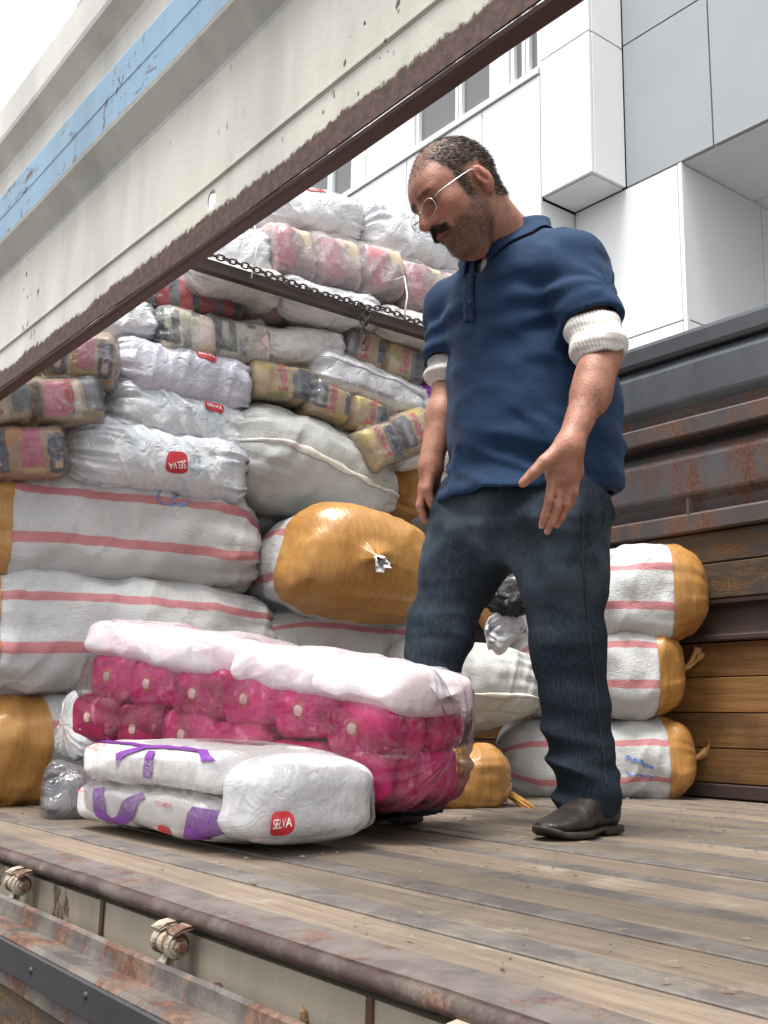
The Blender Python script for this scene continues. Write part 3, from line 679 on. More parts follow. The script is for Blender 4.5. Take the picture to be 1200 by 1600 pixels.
def tail(o, P, D, ln, r0, r1, mat, seed=0, name='tied_end', k=9, nseg=64, nr=14, bend=(0, 0, 0)):
    """gathered, flaring film end"""
    P = np.asarray(P, float); D = np.asarray(D, float); D /= np.linalg.norm(D); a = np.array([0, 0, 1.]) if abs(D[2]) < .8 else np.array([1., 0, 0])
    X = np.cross(D, a); X /= np.linalg.norm(X); Y = np.cross(D, X); V = []; Fs = []; bend = np.array(bend, float)
    th = np.linspace(0, 2*np.pi, nseg, endpoint=False)
    for i in range(nr):
        t = i/(nr-1); r = r0+(r1-r0)*t**1.4
        f = 1+(.15+.75*t)*(ridge(np.stack([np.cos(th)*k/4+0*th, np.sin(th)*k/4, 0*th+t*1.1], 1), seed)-.3)
        z = ln*t*(1+.35*vnoise(np.stack([np.cos(th)*2, np.sin(th)*2, 0*th], 1), seed+2)*t)
        V.append(P+z[:, None]*D+(r*f*np.cos(th))[:, None]*X+(r*f*np.sin(th))[:, None]*Y*.7+bend*t*t)
    V = np.concatenate(V)
    for i in range(nr-1):
        for q in range(nseg): c = (q+1) % nseg; Fs.append((i*nseg+q, i*nseg+c, (i+1)*nseg+c, (i+1)*nseg+q))
    return child(name, V, Fs, mat, o)
def ends(pL, pR, XL_, XR_=None): return at(*pL, X=XL_), at(*pR, X=XL_ if XR_ is None else XR_)

# ------------------------------------------------------------------ the cargo
BAGS = {}
def spec(pL, pR, X0, X1, hpx):
    A = at(*pL, X=X0); B = at(*pR, X=X1); return A, B, hpx*depth((A+B)/2)/FPX
def sack(key, pL, pR, X0, X1, hpx, ww, label, mat='sack', tl=None, tr=None, name='striped_sack', cat='sack', group='woven sacks stacked on the truck', **kw):
    A, B, hh = spec(pL, pR, X0, X1, hpx)
    a = dict(p=2.8, el=.22, er=.22, amp=.020, nsc=6., gather=.013, gk=34, wr=.010, wang=1.1, wf=(4., 17.), nu=120, nv=96, slump=.06, seed=len(BAGS)*7+1); a.update(kw)
    S = make_surf(A, B, hh, ww, **a); o = bag_obj(name, S, MAT[mat], label, cat, group)
    if tl: tape_end(S, o, tl, False)
    if tr: tape_end(S, o, tr, True)
    BAGS[key] = (S, o); return S, o
def knot(S, o, right=True, ln=.09, r=.012, bend=(0, 0, -.05), mat='tape', seed=1, k=7, r1=.022):
    P = S.P[-1].mean(0) if right else S.P[0].mean(0); D = S.ex if right else -S.ex
    return tail(o, P-D*.01, D, ln, r, r1, MAT[mat], seed, 'twisted_end', k, 40, 10, bend)

# left stack of three striped sacks
S, o = sack('A', (-150, 812), (393, 862), -3.28, -3.26, 184, .46, 'striped white sack marked with blue scrawl, topmost of the left three', tl=.205, sag=.012, gather=.03)
ribbon(S, o, [(.60, .125), (.59, .10), (.615, .088), (.60, .07), (.605, .05), (.645, .045)], .007, .003, MAT['ink_blue'], 'ink_mark', 40, jitter=.4)
ribbon(S, o, [(.665, .115), (.64, .10), (.645, .085), (.665, .078), (.64, .062), (.66, .045), (.685, .055)], .007, .003, MAT['ink_blue'], 'ink_mark', 40, jitter=.4)
S, o = sack('B', (-165, 980), (414, 1008), -3.26, -3.26, 186, .48, 'striped white sack with two short blue pen strokes, middle of the left three', tl=.18, sag=.01, gather=.02)
for v in (-.005, -.045): ribbon(S, o, [(.45+.007*k_, v+.008+rng.uniform(-.003, .003)) for k_ in range(12)], .0055, .003, MAT['ink_blue'], 'ink_mark', 60, jitter=.3)
S, o = sack('C', (-150, 1172), (330, 1186), -3.26, -3.3, 172, .48, 'striped white sack lying on the bed floor, lowest of the left three', tl=.32)
# orange-ended bale pointing at the viewer
E_ = at(590, 870, X=-2.74); A_ = E_+arr(-.95, .20, .0)
S = make_surf(A_, E_, .385, .60, p=3.1, el=.2, er=.27, ql=2.2, qr=2.6, amp=.022, nsc=5, gather=.001, gk=23, wr=.006, wang=1.4, wf=(3, 22), seed=77, nu=130, nv=110)
o = bag_obj('taped_bale', S, MAT['sack'], 'striped bale whose large end is wrapped in shiny orange tape', 'bale', 'woven sacks stacked on the truck'); tape_end(S, o, .80)
tail(o, S.P[-1].mean(0)-arr(.012, 0, 0), (1, -.2, -.25), .055, .012, .026, MAT['tail_film'], 5, 'twisted_end', 6, 40, 10, (0, 0, -.02)); BAGS['D'] = (S, o)
S, o = sack('E', (318, 690), (612, 782), -3.22, -3.22, 160, .44, 'plain white sack with a frayed stitched seam, above the orange-ended bale', 'sack_plain', name='plain_sack', p=2.3, el=.3, er=.42, qr=1.7, gather=.012, amp=.02, group='plain sacks')
ribbon(S, o, [(.0, -.015), (.2, .005), (.4, .0), (.6, -.012), (.8, -.02), (.99, 0)], .016, .003, MAT['stitch'], 'stitched_seam', 160, .005, .5, 3)
S, o = sack('F', (578, 762), (790, 800), -3.4, -3.3, 105, .42, 'striped sack with one orange band, partly behind the man\'s hanging right arm', tl=.20)
S, o = sack('G', (385, 1005), (690, 1030), -3.22, -3.1, 118, .46, 'striped sack squeezed directly under the orange-ended bale')
S, o = sack('G2', (330, 1165), (690, 1175), -3.18, -3.0, 165, .46, 'striped sack on the bed floor behind the pink bag')
# right stack by the far wall
S, o = sack('J', (772, 1188), (1083, 1186), -2.92, -2.44, 128, .36, 'striped sack with two blue pen strokes at the bottom of the right stack', 'sack_low', tr=.83, gather=.006, p=2.6)
for v in (-.005, -.04): ribbon(S, o, [(.62+.012*k_, v+.012-.0016*k_+rng.uniform(-.004, .004)) for k_ in range(12)], .0065, .003, MAT['ink_blue'], 'ink_mark', 60, jitter=.3)
knot(S, o, True, .10, bend=(0, 0, .08), seed=4)
S, o = sack('I', (792, 1046), (1063, 1048), -2.86, -2.47, 140, .37, 'striped sack in the middle of the right stack', tr=.79, p=2.9, gather=.006); knot(S, o, True, .09, bend=(0, 0, .07), seed=5)
S, o = sack('H', (742, 926), (1099, 934), -2.93, -2.41, 150, .40, 'striped sack on top of the right stack, behind the man\'s left leg', tl=.10, tr=.80, p=2.8, gather=.006); knot(S, o, True, .12, bend=(0, 0, -.10), seed=6)
S, o = sack('K', (610, 1062), (843, 1078), -2.82, -2.74, 132, .34, 'plain white sack with a stitched edge between the pink bag and the man\'s left leg', 'sack_plain', name='plain_sack', group='plain sacks', p=2.2, er=.35, qr=1.7, gather=.014)
ribbon(S, o, [(.0, -.03), (.4, -.035), (.7, -.03), (.9, -.05), (.985, -.02)], .012, .003, MAT['stitch'], 'stitched_seam', 120, .004, .5, 4)
ribbon(S, o, [(.90, .20), (.93, .06), (.945, -.02), (.92, -.12)], .03, .003, MAT['print_red'], 'red_edge', 40, 0, .3)
S, o = sack('L', (625, 1222), (792, 1218), -2.62, -2.52, 98, .30, 'small bundle wholly wrapped in yellow-brown tape on the floor beside the pink bag', 'tape', name='taped_bundle', cat='bundle', group='', p=2.6, er=.35, qr=1.8)
q = S.P[-1].mean(0); tail(o, q-S.ex*.02+arr(0, 0, -.03), at(852, 1256, X=-2.33)-q, .20, .016, .014, MAT['tape'], 9, 'twisted_end', 6, 40, 14, (0, 0, .0))
tail(o, q-S.ex*.05+arr(.01, -.02, -.045), (.3, .6, -.05), .05, .012, .022, MAT['tail_film'], 10, 'torn_flap', 5)
# crumpled film, black plastic and torn flap between the man's legs
def crumple(name, c, sz, mat, label, cat, seed, amp=.035):
    A = np.array(c)-_r0*sz[0]/2; B = np.array(c)+_r0*sz[0]/2
    S = make_surf(A, B, sz[2], sz[1], p=2.2, el=.35, er=.35, amp=amp, nsc=13, gather=.02, wr=.012, wang=.3, wf=(5, 30), seed=seed, nu=90, nv=80)
    return bag_obj(name, S, mat, label, cat)
crumple('black_bag', at(800, 945, D=3.16), (.17, .11, .085), MAT['black_plastic'], 'small crumpled black plastic bag seen between the man\'s legs', 'bag', 201)
crumple('crumpled_film', at(802, 903, D=3.24), (.13, .08, .05), MAT['film_cool'], 'crumpled silvery plastic film wedged above the black plastic', 'plastic film', 202)
crumple('torn_wrapper', at(790, 985, D=3.10), (.125, .03, .085), MAT['tail_film'], 'torn white plastic flap hanging below the black plastic', 'wrapper', 203, .05)

# plastic bags of wrapped goods
def pbag(key, pL, pR, X0, X1, hpx, ww, label, mat, name='plastic_bag', packs=None, n=2, logos=(), tl=False, tr=False, **kw):
    A, B, hh = spec(pL, pR, X0, X1, hpx)
    a = dict(p=3.0, el=.16, er=.16, ql=2.4, qr=2.4, amp=.011, nsc=9., gather=.022, gk=22, wr=.006, wang=.7, wf=(5., 24.), nu=110, nv=84, slump=.08, seed=300+len(BAGS)*7); a.update(kw)
    S = make_surf(A, B, hh, ww, **a)
    o = bag_obj(name, S, MAT[mat], label, 'bag', 'plastic bags of goods stacked on the truck')
    if packs:
        ln = np.linalg.norm(B-A); ex = (B-A)/ln; m_ = .035
        for i in range(n):
            a0 = A+ex*(ln*m_+(ln*(1-2*m_))*i/n+.004); b0 = A+ex*(ln*m_+(ln*(1-2*m_))*(i+1)/n-.004)
            pm = packs[i % len(packs)]
            S2 = make_surf(a0, b0, hh*.90, ww*.90, p=4.4, el=.12, er=.12, ql=3., qr=3., amp=.006, nsc=9, nu=30, nv=44, seed=a['seed']+i, slump=.05)
            po = bag_obj('pack', S2, MAT[pm], parent=o)
            if pm in ('pack_yellow', 'pack_yellow2', 'pack_beige'):
                text_on(S2, po, 'Selva', .45, .03, .055, 1.45 if i % 2 else 1.6, MAT['print_pink'], off=.003)
    for (u, v, w_, ang, side) in logos: logo(S, o, u, v, w_, ang, True, side)
    if tl: tail(o, S.P[0].mean(0)+S.ex*.02+S.ez*.01, -S.ex*.6+S.ez*.8, .075, .016, .045, MAT['tail_film'], a['seed'], 'tied_end')
    if tr: tail(o, S.P[-1].mean(0)-S.ex*.02, S.ex, .05, .014, .032, MAT['tail_film'], a['seed'], 'tied_end')
    BAGS[key] = (S, o); return S, o
W1 = dict(wr=.014, wang=-.95, wf=(3.5, 24.), amp=.010, nu=190, nv=150)
S, o = pbag('P1', (86, 702), (372, 752), -3.16, -3.16, 108, .30, 'long silvery bag with red logo, lying straight on the topmost striped left sack', 'film_cool', logos=[(.52, -.015, .075, math.pi+.1, -1)], tl=True, **W1)
patch(S, o, .985, .03, .05, .05, .3, MAT['violet'], 'violet_print', .003, 'rect')
S, o = pbag('P2', (148, 640), (374, 692), -3.22, -3.22, 92, .30, 'silvery bag with red logo, second up in the left column of film bags', 'film_cool', logos=[(.66, .07, .075, -.12, -1)], tl=True, **W1)
patch(S, o, .98, .03, .045, .05, .3, MAT['violet'], 'violet_print', .003, 'rect')
S, o = pbag('P3', (150, 572), (374, 622), -3.24, -3.24, 98, .32, 'smooth lilac grey bag with red logo, third up in the left column', 'film_lilac', logos=[(.60, .075, .075, -.12, -1)], wr=.009, wang=1.25, wf=(3, 18))
patch(S, o, .985, .02, .05, .08, .3, MAT['violet'], 'violet_print', .003, 'rect')
pbag('P4', (222, 522), (408, 552), -3.22, -3.22, 80, .26, 'clear glinting bag of black and cream packs above the lilac bag', 'film_milky', packs=['pack_cream', 'pack_cream'], n=2, tr=True, wr=.010)
pbag('P5', (200, 466), (370, 490), -3.34, -3.30, 72, .30, 'clear bag of red and black striped packs under the cross bar', 'film_clear', packs=['pack_red'], n=1)
pbag('P6', (105, 512), (236, 516), -3.30, -3.26, 66, .26, 'small knotted grey bag between the sideboard and the black and cream packs', 'film_grey', tr=True, wr=.008, wang=.9)
pbag('P7', (66, 566), (188, 575), -3.20, -3.10, 88, .28, 'clear bag showing a red and navy floral pack end, below the sideboard flange', 'film_milky', packs=['pack_floral'], n=1)
pbag('P8', (-90, 640), (152, 634), -3.14, -3.12, 86, .28, 'clear bag of beige packs with pink print at the left edge', 'film_clear', packs=['pack_beige', 'pack_beige'], n=2)
pbag('P9', (-70, 716), (94, 712), -3.12, -3.12, 92, .28, 'clear bag of orange and navy packs resting on the topmost left sack', 'film_clear', packs=['pack_floral'], n=1)
pbag('P10', (-40, 592), (110, 583), -3.30, -3.28, 56, .24, 'clear bag mostly hidden under the sideboard, behind the floral pack', 'film_milky', packs=['pack_beige'], n=1)
pbag('P11', (376, 548), (522, 554), -3.28, -3.24, 64, .28, 'cloudy white bag with a twisted right end, just below the cross bar', 'film_warm', tr=True, wr=.004)
pbag('P13', (362, 596), (482, 614), -3.22, -3.20, 64, .26, 'clear bag of one yellow pack resting on the plain white sack\'s left', 'film_clear', packs=['pack_yellow'], n=1)
pbag('P14', (466, 580), (648, 644), -3.22, -3.20, 70, .28, 'grey film bag with a pale welded seam, right of the cloudy white bag', 'film_grey', tr=True, wr=.004)
S, o = BAGS['P14']; ribbon(S, o, [(.05, .05), (.3, .06), (.6, .055), (.95, .04)], .022, .003, MAT['tail_film'], 'welded_seam', 60, .003, .3)
text_on(S, o, 'ISLAK MENDIL MENDIL', .42, -.045, .024, .0, MAT['print_grey'], off=.004)
pbag('P15', (462, 622), (590, 672), -3.16, -3.14, 62, .26, 'clear bag of two yellow packs sloping down along the plain white sack', 'film_clear', packs=['pack_yellow2', 'pack_yellow'], n=2)
pbag('P16', (540, 716), (656, 668), -3.10, -3.10, 72, .26, 'clear bag of yellow packs tilted upward near the man\'s right forearm', 'film_clear', packs=['pack_yellow', 'pack_yellow2'], n=2)
pbag('P17', (512, 540), (648, 592), -3.24, -3.20, 72, .26, 'clear bag of yellow packs behind the hanging end of the chain', 'film_clear', packs=['pack_yellow2', 'pack_yellow'], n=2)
pbag('P18', (634, 578), (730, 606), -3.20, -3.18, 58, .26, 'clear bag of one yellow pack touching the man\'s right sleeve', 'film_clear', packs=['pack_yellow'], n=1)
S, o = pbag('P19', (622, 636), (740, 655), -3.22, -3.20, 66, .28, 'white and violet bag beside the man\'s right forearm', 'film_white')
ribbon(S, o, [(.02, .2), (.16, .12), (.2, .02)], .05, .003, MAT['violet'], 'violet_print', 24); patch(S, o, .62, -.02, .03, .09, 0, MAT['violet'], 'violet_print', .003, 'rect'); text_on(S, o, 'SELVA', .42, .08, .03, -.1, MAT['print_red'])
S, o = pbag('P20', (596, 706), (740, 712), -3.24, -3.24, 58, .28, 'bag with a violet patch below the tilted yellow packs', 'film_white')
patch(S, o, .42, .06, .09, .06, 0, MAT['violet'], 'violet_print', .003, 'rect')
# over and behind the cross bar
pbag('P21', (380, 326), (549, 366), -3.40, -3.36, 78, .34, 'white film bag with red logo, highest on the load left of the man', 'film_white', logos=[(.52, .12, .085, -.15, 1)], wr=.012, wang=-.9, wf=(3.5, 22.), nu=150, nv=120)
pbag('P22', (543, 374), (730, 410), -3.34, -3.32, 94, .36, 'white film bag with red logo in front of the man\'s chin', 'film_white', logos=[(.66, -.015, .085, -.15, 1)], wr=.012, wang=1.0, wf=(3.5, 22.), nu=150, nv=120)
pbag('P23', (285, 396), (408, 418), -3.30, -3.28, 84, .30, 'white film bag over the left end of the cross bar chain', 'film_white', wr=.01)
S, o = pbag('P24', (384, 400), (610, 446), -3.26, -3.24, 96, .34, 'crumpled clear bag of dusty pink packs above the chain', 'film_milky', packs=['pack_dusty', 'pack_dusty', 'pack_dusty'], n=3, wr=.016, wf=(6, 20), amp=.016)
c0 = at(396, 345, X=-3.02); c1 = at(393, 434, X=-2.95)
V, Fs = tube_geo([c0+arr(-.1, 0, .01), c0, (c0*.6+c1*.4)+arr(.02, .01, 0), c1], .003, 6); child('tie_string', V, Fs, MAT['cord'], o)
S, o = pbag('P25', (594, 452), (740, 486), -3.24, -3.22, 86, .32, 'crumpled clear bag of pink packs touching the man\'s chest', 'film_milky', packs=['pack_dusty', 'pack_dusty'], n=2, wr=.014, wf=(6, 20))
c0 = at(632, 432, X=-3.0); c1 = at(631, 498, X=-2.95)
V, Fs = tube_geo([c0+arr(-.1, 0, .01), c0, (c0*.5+c1*.5)+arr(.02, 0, 0), c1], .003, 6); child('tie_string', V, Fs, MAT['cord'], o)
pbag('P28', (284, 424), (430, 462), -3.20, -3.18, 58, .26, 'pale bag pressed on the left part of the cross bar', 'film_warm', wr=.006, sag=-.01)
pbag('P28b', (420, 462), (580, 500), -3.20, -3.18, 60, .26, 'pale bag pressed on the middle of the cross bar under the pink packs', 'film_white', wr=.006, sag=-.015)
pbag('P28c', (570, 504), (740, 546), -3.18, -3.16, 60, .26, 'pale bag pressed on the cross bar beside the man\'s chest', 'film_warm', wr=.006, sag=-.01)
pbag('P26', (352, 476), (570, 510), -3.34, -3.30, 78, .30, 'dull pinkish bag sagging in the shade below the cross bar', 'film_milky', packs=['pack_dusty', 'pack_dusty'], n=2)
pbag('P27', (268, 446), (380, 462), -3.38, -3.36, 56, .26, 'shaded white bag with red logo behind the red striped packs', 'film_grey', logos=[(.55, .03, .08, 0, 1)])
pbag('P29', (556, 548), (760, 575), -3.42, -3.36, 64, .30, 'pale bag in the shade under the right half of the cross bar', 'film_warm')
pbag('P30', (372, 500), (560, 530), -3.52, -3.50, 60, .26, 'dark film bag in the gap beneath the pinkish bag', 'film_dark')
pbag('P31', (330, 800), (480, 812), -3.42, -3.4, 70, .30, 'white film bag peeking out between the plain sack and the bale', 'film_white')
# small bags low on the left
pbag('P40', (64, 1240), (190, 1242), -2.80, -2.72, 96, .26, 'low dark grey film bag behind the white and violet bag', 'film_dark', wr=.004)
S, o = pbag('P41', (98, 1130), (270, 1150), -2.86, -2.82, 98, .30, 'white film bag whose corner pokes out left of the pink bag', 'film_white', wr=.006)
BAGS['P41'][1]['label'] = 'white film bag whose corner pokes out left of the pink bag'

# rest of the load, further forward on the bed
for i, (pL, pR, X0, hp, mt, lb) in enumerate([
    ((150, 600), (420, 650), -3.72, 120, 'film_warm', 'deep-set warm white bag behind the left column of film bags'),
    ((420, 640), (720, 690), -3.72, 130, 'film_warm', 'deep-set warm white bag behind the yellow packs'),
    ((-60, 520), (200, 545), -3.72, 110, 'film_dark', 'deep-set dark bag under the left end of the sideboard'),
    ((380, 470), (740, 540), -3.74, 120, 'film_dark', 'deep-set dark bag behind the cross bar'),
    ((300, 370), (560, 400), -3.70, 110, 'film_white', 'deep-set white bag behind the dusty pink packs'),
    ((540, 420), (760, 460), -3.70, 120, 'film_white', 'deep-set white bag behind the man\'s chest'),
    ]):
    pbag('R%d' % i, pL, pR, X0, X0, hp, .42, lb, mt)
box('headboard', -4.96, -4.90, YN, YF, -.02, 1.8, MAT['wall_dark'], truck, .004)

# ---- white and violet bag of nappies in the foreground
A_, B_ = arr(-2.49, 1.152, .105), arr(-1.72, 1.202, .098)
S = make_surf(arr(-2.105, 1.175, .002), arr(-2.105, 1.175, .208), .78, .375, p=5., el=.34, er=.40, ql=2.4, qr=2.2, amp=.010, nsc=7, gather=.0, wr=.006, wang=.6, wf=(4, 24), seed=401, nu=90, nv=240, slump=.0, up=(1, .05, 0))
MAT['pack_plain'] = film_opaque('pack_plain', (.78, .78, .79), ((.72, .72, .74), (.82, .80, .79)), wr=.3)
ww_ = bag_obj('nappy_bag', S, MAT['film_clear'], 'white and violet printed film bag lying at the front of the bed', 'bag', 'foreground bags')
for k, zc in enumerate((.058, .152)):
    a = A_.copy(); b = B_.copy(); a[2] = b[2] = zc; a[0] += .02+.02*k; b = a+arr(.60, .036, -.003)
    S2 = make_surf(a, b, .094, .345, p=4.2, el=.08, er=.08, ql=2.8, qr=2.8, amp=.006, nsc=9, nu=80, nv=90, seed=411+k, slump=.0)
    po = bag_obj('pack', S2, MAT['pack_diaper'], parent=ww_)
    if k == 0:
        ribbon(S2, po, [(.22, .08), (.26, -.02), (.33, -.07)], .045, .004, MAT['violet'], 'violet_print', 30, jitter=.1)
        ribbon(S2, po, [(.33, -.08), (.42, -.04), (.50, .03), (.55, .08)], .045, .004, MAT['violet'], 'violet_print', 30)
        patch(S2, po, .93, -.02, .09, .085, 0, MAT['violet'], 'violet_print', .004, 'poly', verts=[(-1.2, -1), (-.2, 1), (1, 1), (1, -1)])
        patch(S2, po, .74, -.045, .05, .034, -.1, MAT['logo_red'], 'printed_logo', .004, 'shield'); text_on(S2, po, 'PREMIA', .735, .03, .022, -.05, MAT['print_red'])
        text_on(S2, po, 'SELVA', .08, .04, .022, -.05, MAT['print_red'])
    else:
        ribbon(S2, po, [(.0, .12), (.06, .15), (.2, .14), (.36, .13), (.55, .11)], .02, .004, MAT['violet'], 'violet_print', 40)
        ribbon(S2, po, [(.34, .01), (.45, .06), (.52, .10), (.62, .115), (.78, .115), (.88, .10), (.93, .06), (.945, .03)], .026, .004, MAT['violet'], 'violet_print', 60)
        patch(S2, po, .57, .015, .045, .07, 0, MAT['violet'], 'violet_print', .0045, 'poly', verts=[(-.9, -1), (-.4, 1), (1, 1), (.7, -1)])
        text_on(S2, po, 'SELVA', .15, .09, .026, -.08, MAT['print_red']); text_on(S2, po, 'NURSE', .13, .05, .022, -.08, MAT['print_red'])
S2 = make_surf(arr(-1.812, 1.191, .012), arr(-1.812, 1.191, .190), .135, .315, p=4., el=.30, er=.36, amp=.010, nsc=9, wr=.006, wang=.5, wf=(4, 26), nu=60, nv=110, seed=421, slump=.0, up=(1, .05, 0))
bag_obj('pack', S2, MAT['pack_plain'], parent=ww_)
logo(S, ww_, .30, .215, .07, .0, False, swap=True)

# ---- pink bag of rolls, resting on the white and violet bag
def pink_mat(name, lo, hi):
    m = M(name); oc = m.coord(); n = m.noise(oc, 13, 4, .6, .6); n2 = m.noise(oc, 26, 4); oi = m.n('ObjectInfo'); k = m.math('ADD', m.math('MULTIPLY', n, .7), m.math('MULTIPLY', oi.outputs['Random'], .3)); col = m.mix(m.ramp(k, .3, .68), lo, hi); col = m.mix(m.math('MULTIPLY', m.ramp(n2, .6, .68), .5), col, tuple(min(1, x+.25) for x in hi))
    return m.end(m.pbr(col, .35, 0, m.bump(n2, .4, .006)))
MAT['pink_deep'] = pink_mat('pink_wrap', (.26, .004, .050), (.62, .018, .17)); MAT['pink_pale_sheen'] = pink_mat('pink_pale_sheen_wrap', (.74, .30, .44), (.84, .76, .78))  # pale wrap lightened further for sky reflected in the film
MAT['core'] = simple('roll_core', (.66, .44, .40), .7); MAT['core_ring'] = simple('roll_ring', (.42, .07, .08), .6, var=.4, scale=40)
A_ = at(178, 1054, D=2.98); B_ = at(716, 1166, D=2.30)
S = make_surf(A_, B_, .325, .38, p=3.3, el=.14, er=.13, amp=.014, nsc=6, gather=.028, gk=24, wr=.010, wang=.5, wf=(3, 18), seed=501, nu=190, nv=150, slump=.03)
pk = bag_obj('pink_bag', S, MAT['film_pink'], 'large clear bag of deep pink rolls tilted over the white and violet bag', 'bag', 'foreground bags')
ln = np.linalg.norm(B_-A_); ex = (B_-A_)/ln; NR = 6; cw = ln*.885/NR
for i in range(NR):
    for j in range(2):
        for d_ in range(2):
            c = A_+ex*(ln*.045+cw*(i+.5+(.16 if j else -.0)*(i < NR-1)+rng.uniform(-.07, .07)))+S.ez*((-.096, .018)[j]+rng.uniform(-.008, .008))+S.fr*((.5-d_)*.170)
            a0 = c+S.fr*.090; b0 = c-S.fr*.09
            S2 = make_surf(a0, b0, .128*rng.uniform(.97, 1.1), cw*rng.uniform(1.05, 1.18), p=3.5, el=.24, er=.24, ql=2.4, qr=2.3, amp=.006, nsc=14, nu=26, nv=40, seed=520+i*4+j*2+d_, slump=0)
            po = bag_obj('roll', S2, MAT['pink_deep'], parent=pk)
            if d_ == 0:
                for hw_, of_, mt_ in ((.026, .004, MAT['core_ring']), (.015, .0055, MAT['core'])):
                    g_ = np.linspace(-1, 1, 5); Vq = [a0+S.fr*(of_-.010*(x_*x_+z_*z_)*hw_/.03)+ex*(x_*hw_*(1-.12*z_*z_))+S.ez*(z_*hw_*(1-.12*x_*x_)) for x_ in g_ for z_ in g_]
                    child('roll_print', Vq, [(q_*5+r_, q_*5+r_+1, q_*5+r_+6, q_*5+r_+5) for q_ in range(4) for r_ in range(4)], mt_, po)
for i in range(2):      # pale packs laid over the rolls; colour also carries the film's sky sheen
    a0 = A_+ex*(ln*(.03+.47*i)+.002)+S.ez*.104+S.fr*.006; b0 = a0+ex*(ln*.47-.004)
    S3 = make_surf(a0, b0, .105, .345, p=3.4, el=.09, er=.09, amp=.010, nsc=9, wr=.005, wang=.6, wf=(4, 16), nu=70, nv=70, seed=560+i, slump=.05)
    bag_obj('pale_sheen_pack', S3, MAT['pink_pale_sheen'], parent=pk)
tail(pk, S.P[0].mean(0)+S.ex*.03+S.ez*.03, -S.ex*.9-S.ez*.1, .06, .05, .085, MAT['film_clear'], 31, 'tied_end', 10)

# ---- litter on the boards
r_ = np.random.default_rng(5); Vl = []; Fl = []
for i in range(420):
    x = r_.uniform(-2.9, -.3); y = r_.uniform(.80, 3.3); L_ = r_.uniform(.003, .014); w_ = r_.uniform(.0008, .003); a = r_.normal(0, .7); z0 = .0022
    dx, dy = math.cos(a)*L_, math.sin(a)*L_; nx, ny = -math.sin(a)*w_, math.cos(a)*w_; k = len(Vl)
    Vl += [(x-dx, y-dy, z0), (x+nx, y+ny, z0), (x+dx, y+dy, z0+r_.uniform(0, .003)), (x-nx, y-ny, z0), (x, y, z0+.003)]; Fl += [(k, k+1, k+4), (k+1, k+2, k+4), (k+2, k+3, k+4), (k+3, k, k+4)]
lit = link('floor_litter', mesh_np('floor_litter', Vl, Fl, None, False), wood('litter', (.10, .07, .045), (.36, .30, .22), (30, 30, 30)))
tag(lit, 'loose wood chips and grit strewn over the bed boards', 'litter', kind='stuff')

# ---- chain over the cross bar
def torus_link(L=.030, W=.018, r=.0032, n=14, s=6):
    pts = []
    for k in range(n):
        t = 2*math.pi*k/n; x = math.cos(t); z = math.sin(t); pts.append(((L-W)/2*(1 if x > 0 else -1)*min(1, abs(x)*3)+W/2*x, 0, W/2*z))
    return tube_geo(pts, r, s, True)
V, Fs = torus_link(); chain_me = mesh_np('link', V, Fs); chain_me.materials.append(MAT['chain'])
ch = tag(empty('chain', (-2.96, 2.2, 1.60)), 'rusty steel chain slung along the cross bar with a hanging end', 'chain')
def lay_chain(path):
    path = np.array(path, float); seg = np.linalg.norm(np.diff(path, axis=0), axis=1); cum = np.concatenate([[0], np.cumsum(seg)]); n = int(cum[-1]/.0235); prev = None
    for k in range(n):
        s_ = (k+.5)*cum[-1]/n; i = min(np.searchsorted(cum, s_, side='right')-1, len(seg)-1); p = path[i]+(path[i+1]-path[i])*(s_-cum[i])/seg[i]; T = path[i+1]-path[i]
        q = Vector(T).to_track_quat('X', 'Z') @ Euler((math.pi/4+(k % 2)*math.pi/2+random.Random(k).uniform(-.25, .25), 0, 0)).to_quaternion()
        o = link('link', chain_me, None, ch); o.location = Vector(p)-ch.location; o.rotation_mode = 'QUATERNION'; o.rotation_quaternion = q
cp = [at(x, y, X=-2.955) for x, y in ((300, 386), (330, 398), (380, 414), (440, 436), (500, 458), (540, 468), (572, 480), (600, 482), (640, 499), (690, 512), (740, 530))]
lay_chain(cp)
lay_chain([at(x, y, X=-2.945) for x, y in ((572, 478), (566, 500), (570, 520), (568, 546))])
lay_chain([at(x, y, X=-2.94) for x, y in ((560, 474), (580, 492), (572, 506), (574, 488))])

# ------------------------------------------------------------------ the man (signed-distance modelling, meshed with surface nets)
def smin(a, b, k):
    h = np.clip(.5+.5*(b-a)/k, 0, 1); return b+(a-b)*h-k*h*(1-h)
def smax(a, b, k): return -smin(-a, -b, k)
def cone(p, a, b, ra, rb):
    a = np.asarray(a, float); ab = np.asarray(b, float)-a; x = p[:, 0]-a[0]; y = p[:, 1]-a[1]; z = p[:, 2]-a[2]
    t = np.clip((x*ab[0]+y*ab[1]+z*ab[2])/(ab@ab), 0, 1)
    x -= t*ab[0]; y -= t*ab[1]; z -= t*ab[2]
    return np.sqrt(x*x+y*y+z*z)-(ra+(rb-ra)*t)
def ell(p, c, r, B=None):
    x = (p[:, 0]-c[0])/r[0]; y = (p[:, 1]-c[1])/r[1]; z = (p[:, 2]-c[2])/r[2]; k0 = np.sqrt(x*x+y*y+z*z); x /= r[0]; y /= r[1]; z /= r[2]; k1 = np.sqrt(x*x+y*y+z*z)+1e-9
    return k0*(k0-1)/k1
def chain_sdf(p, pts, rs, k=.01):
    d = None
    for i in range(len(pts)-1):
        c = cone(p, pts[i], pts[i+1], rs[i], rs[i+1]); d = c if d is None else smin(d, c, k)
    return d
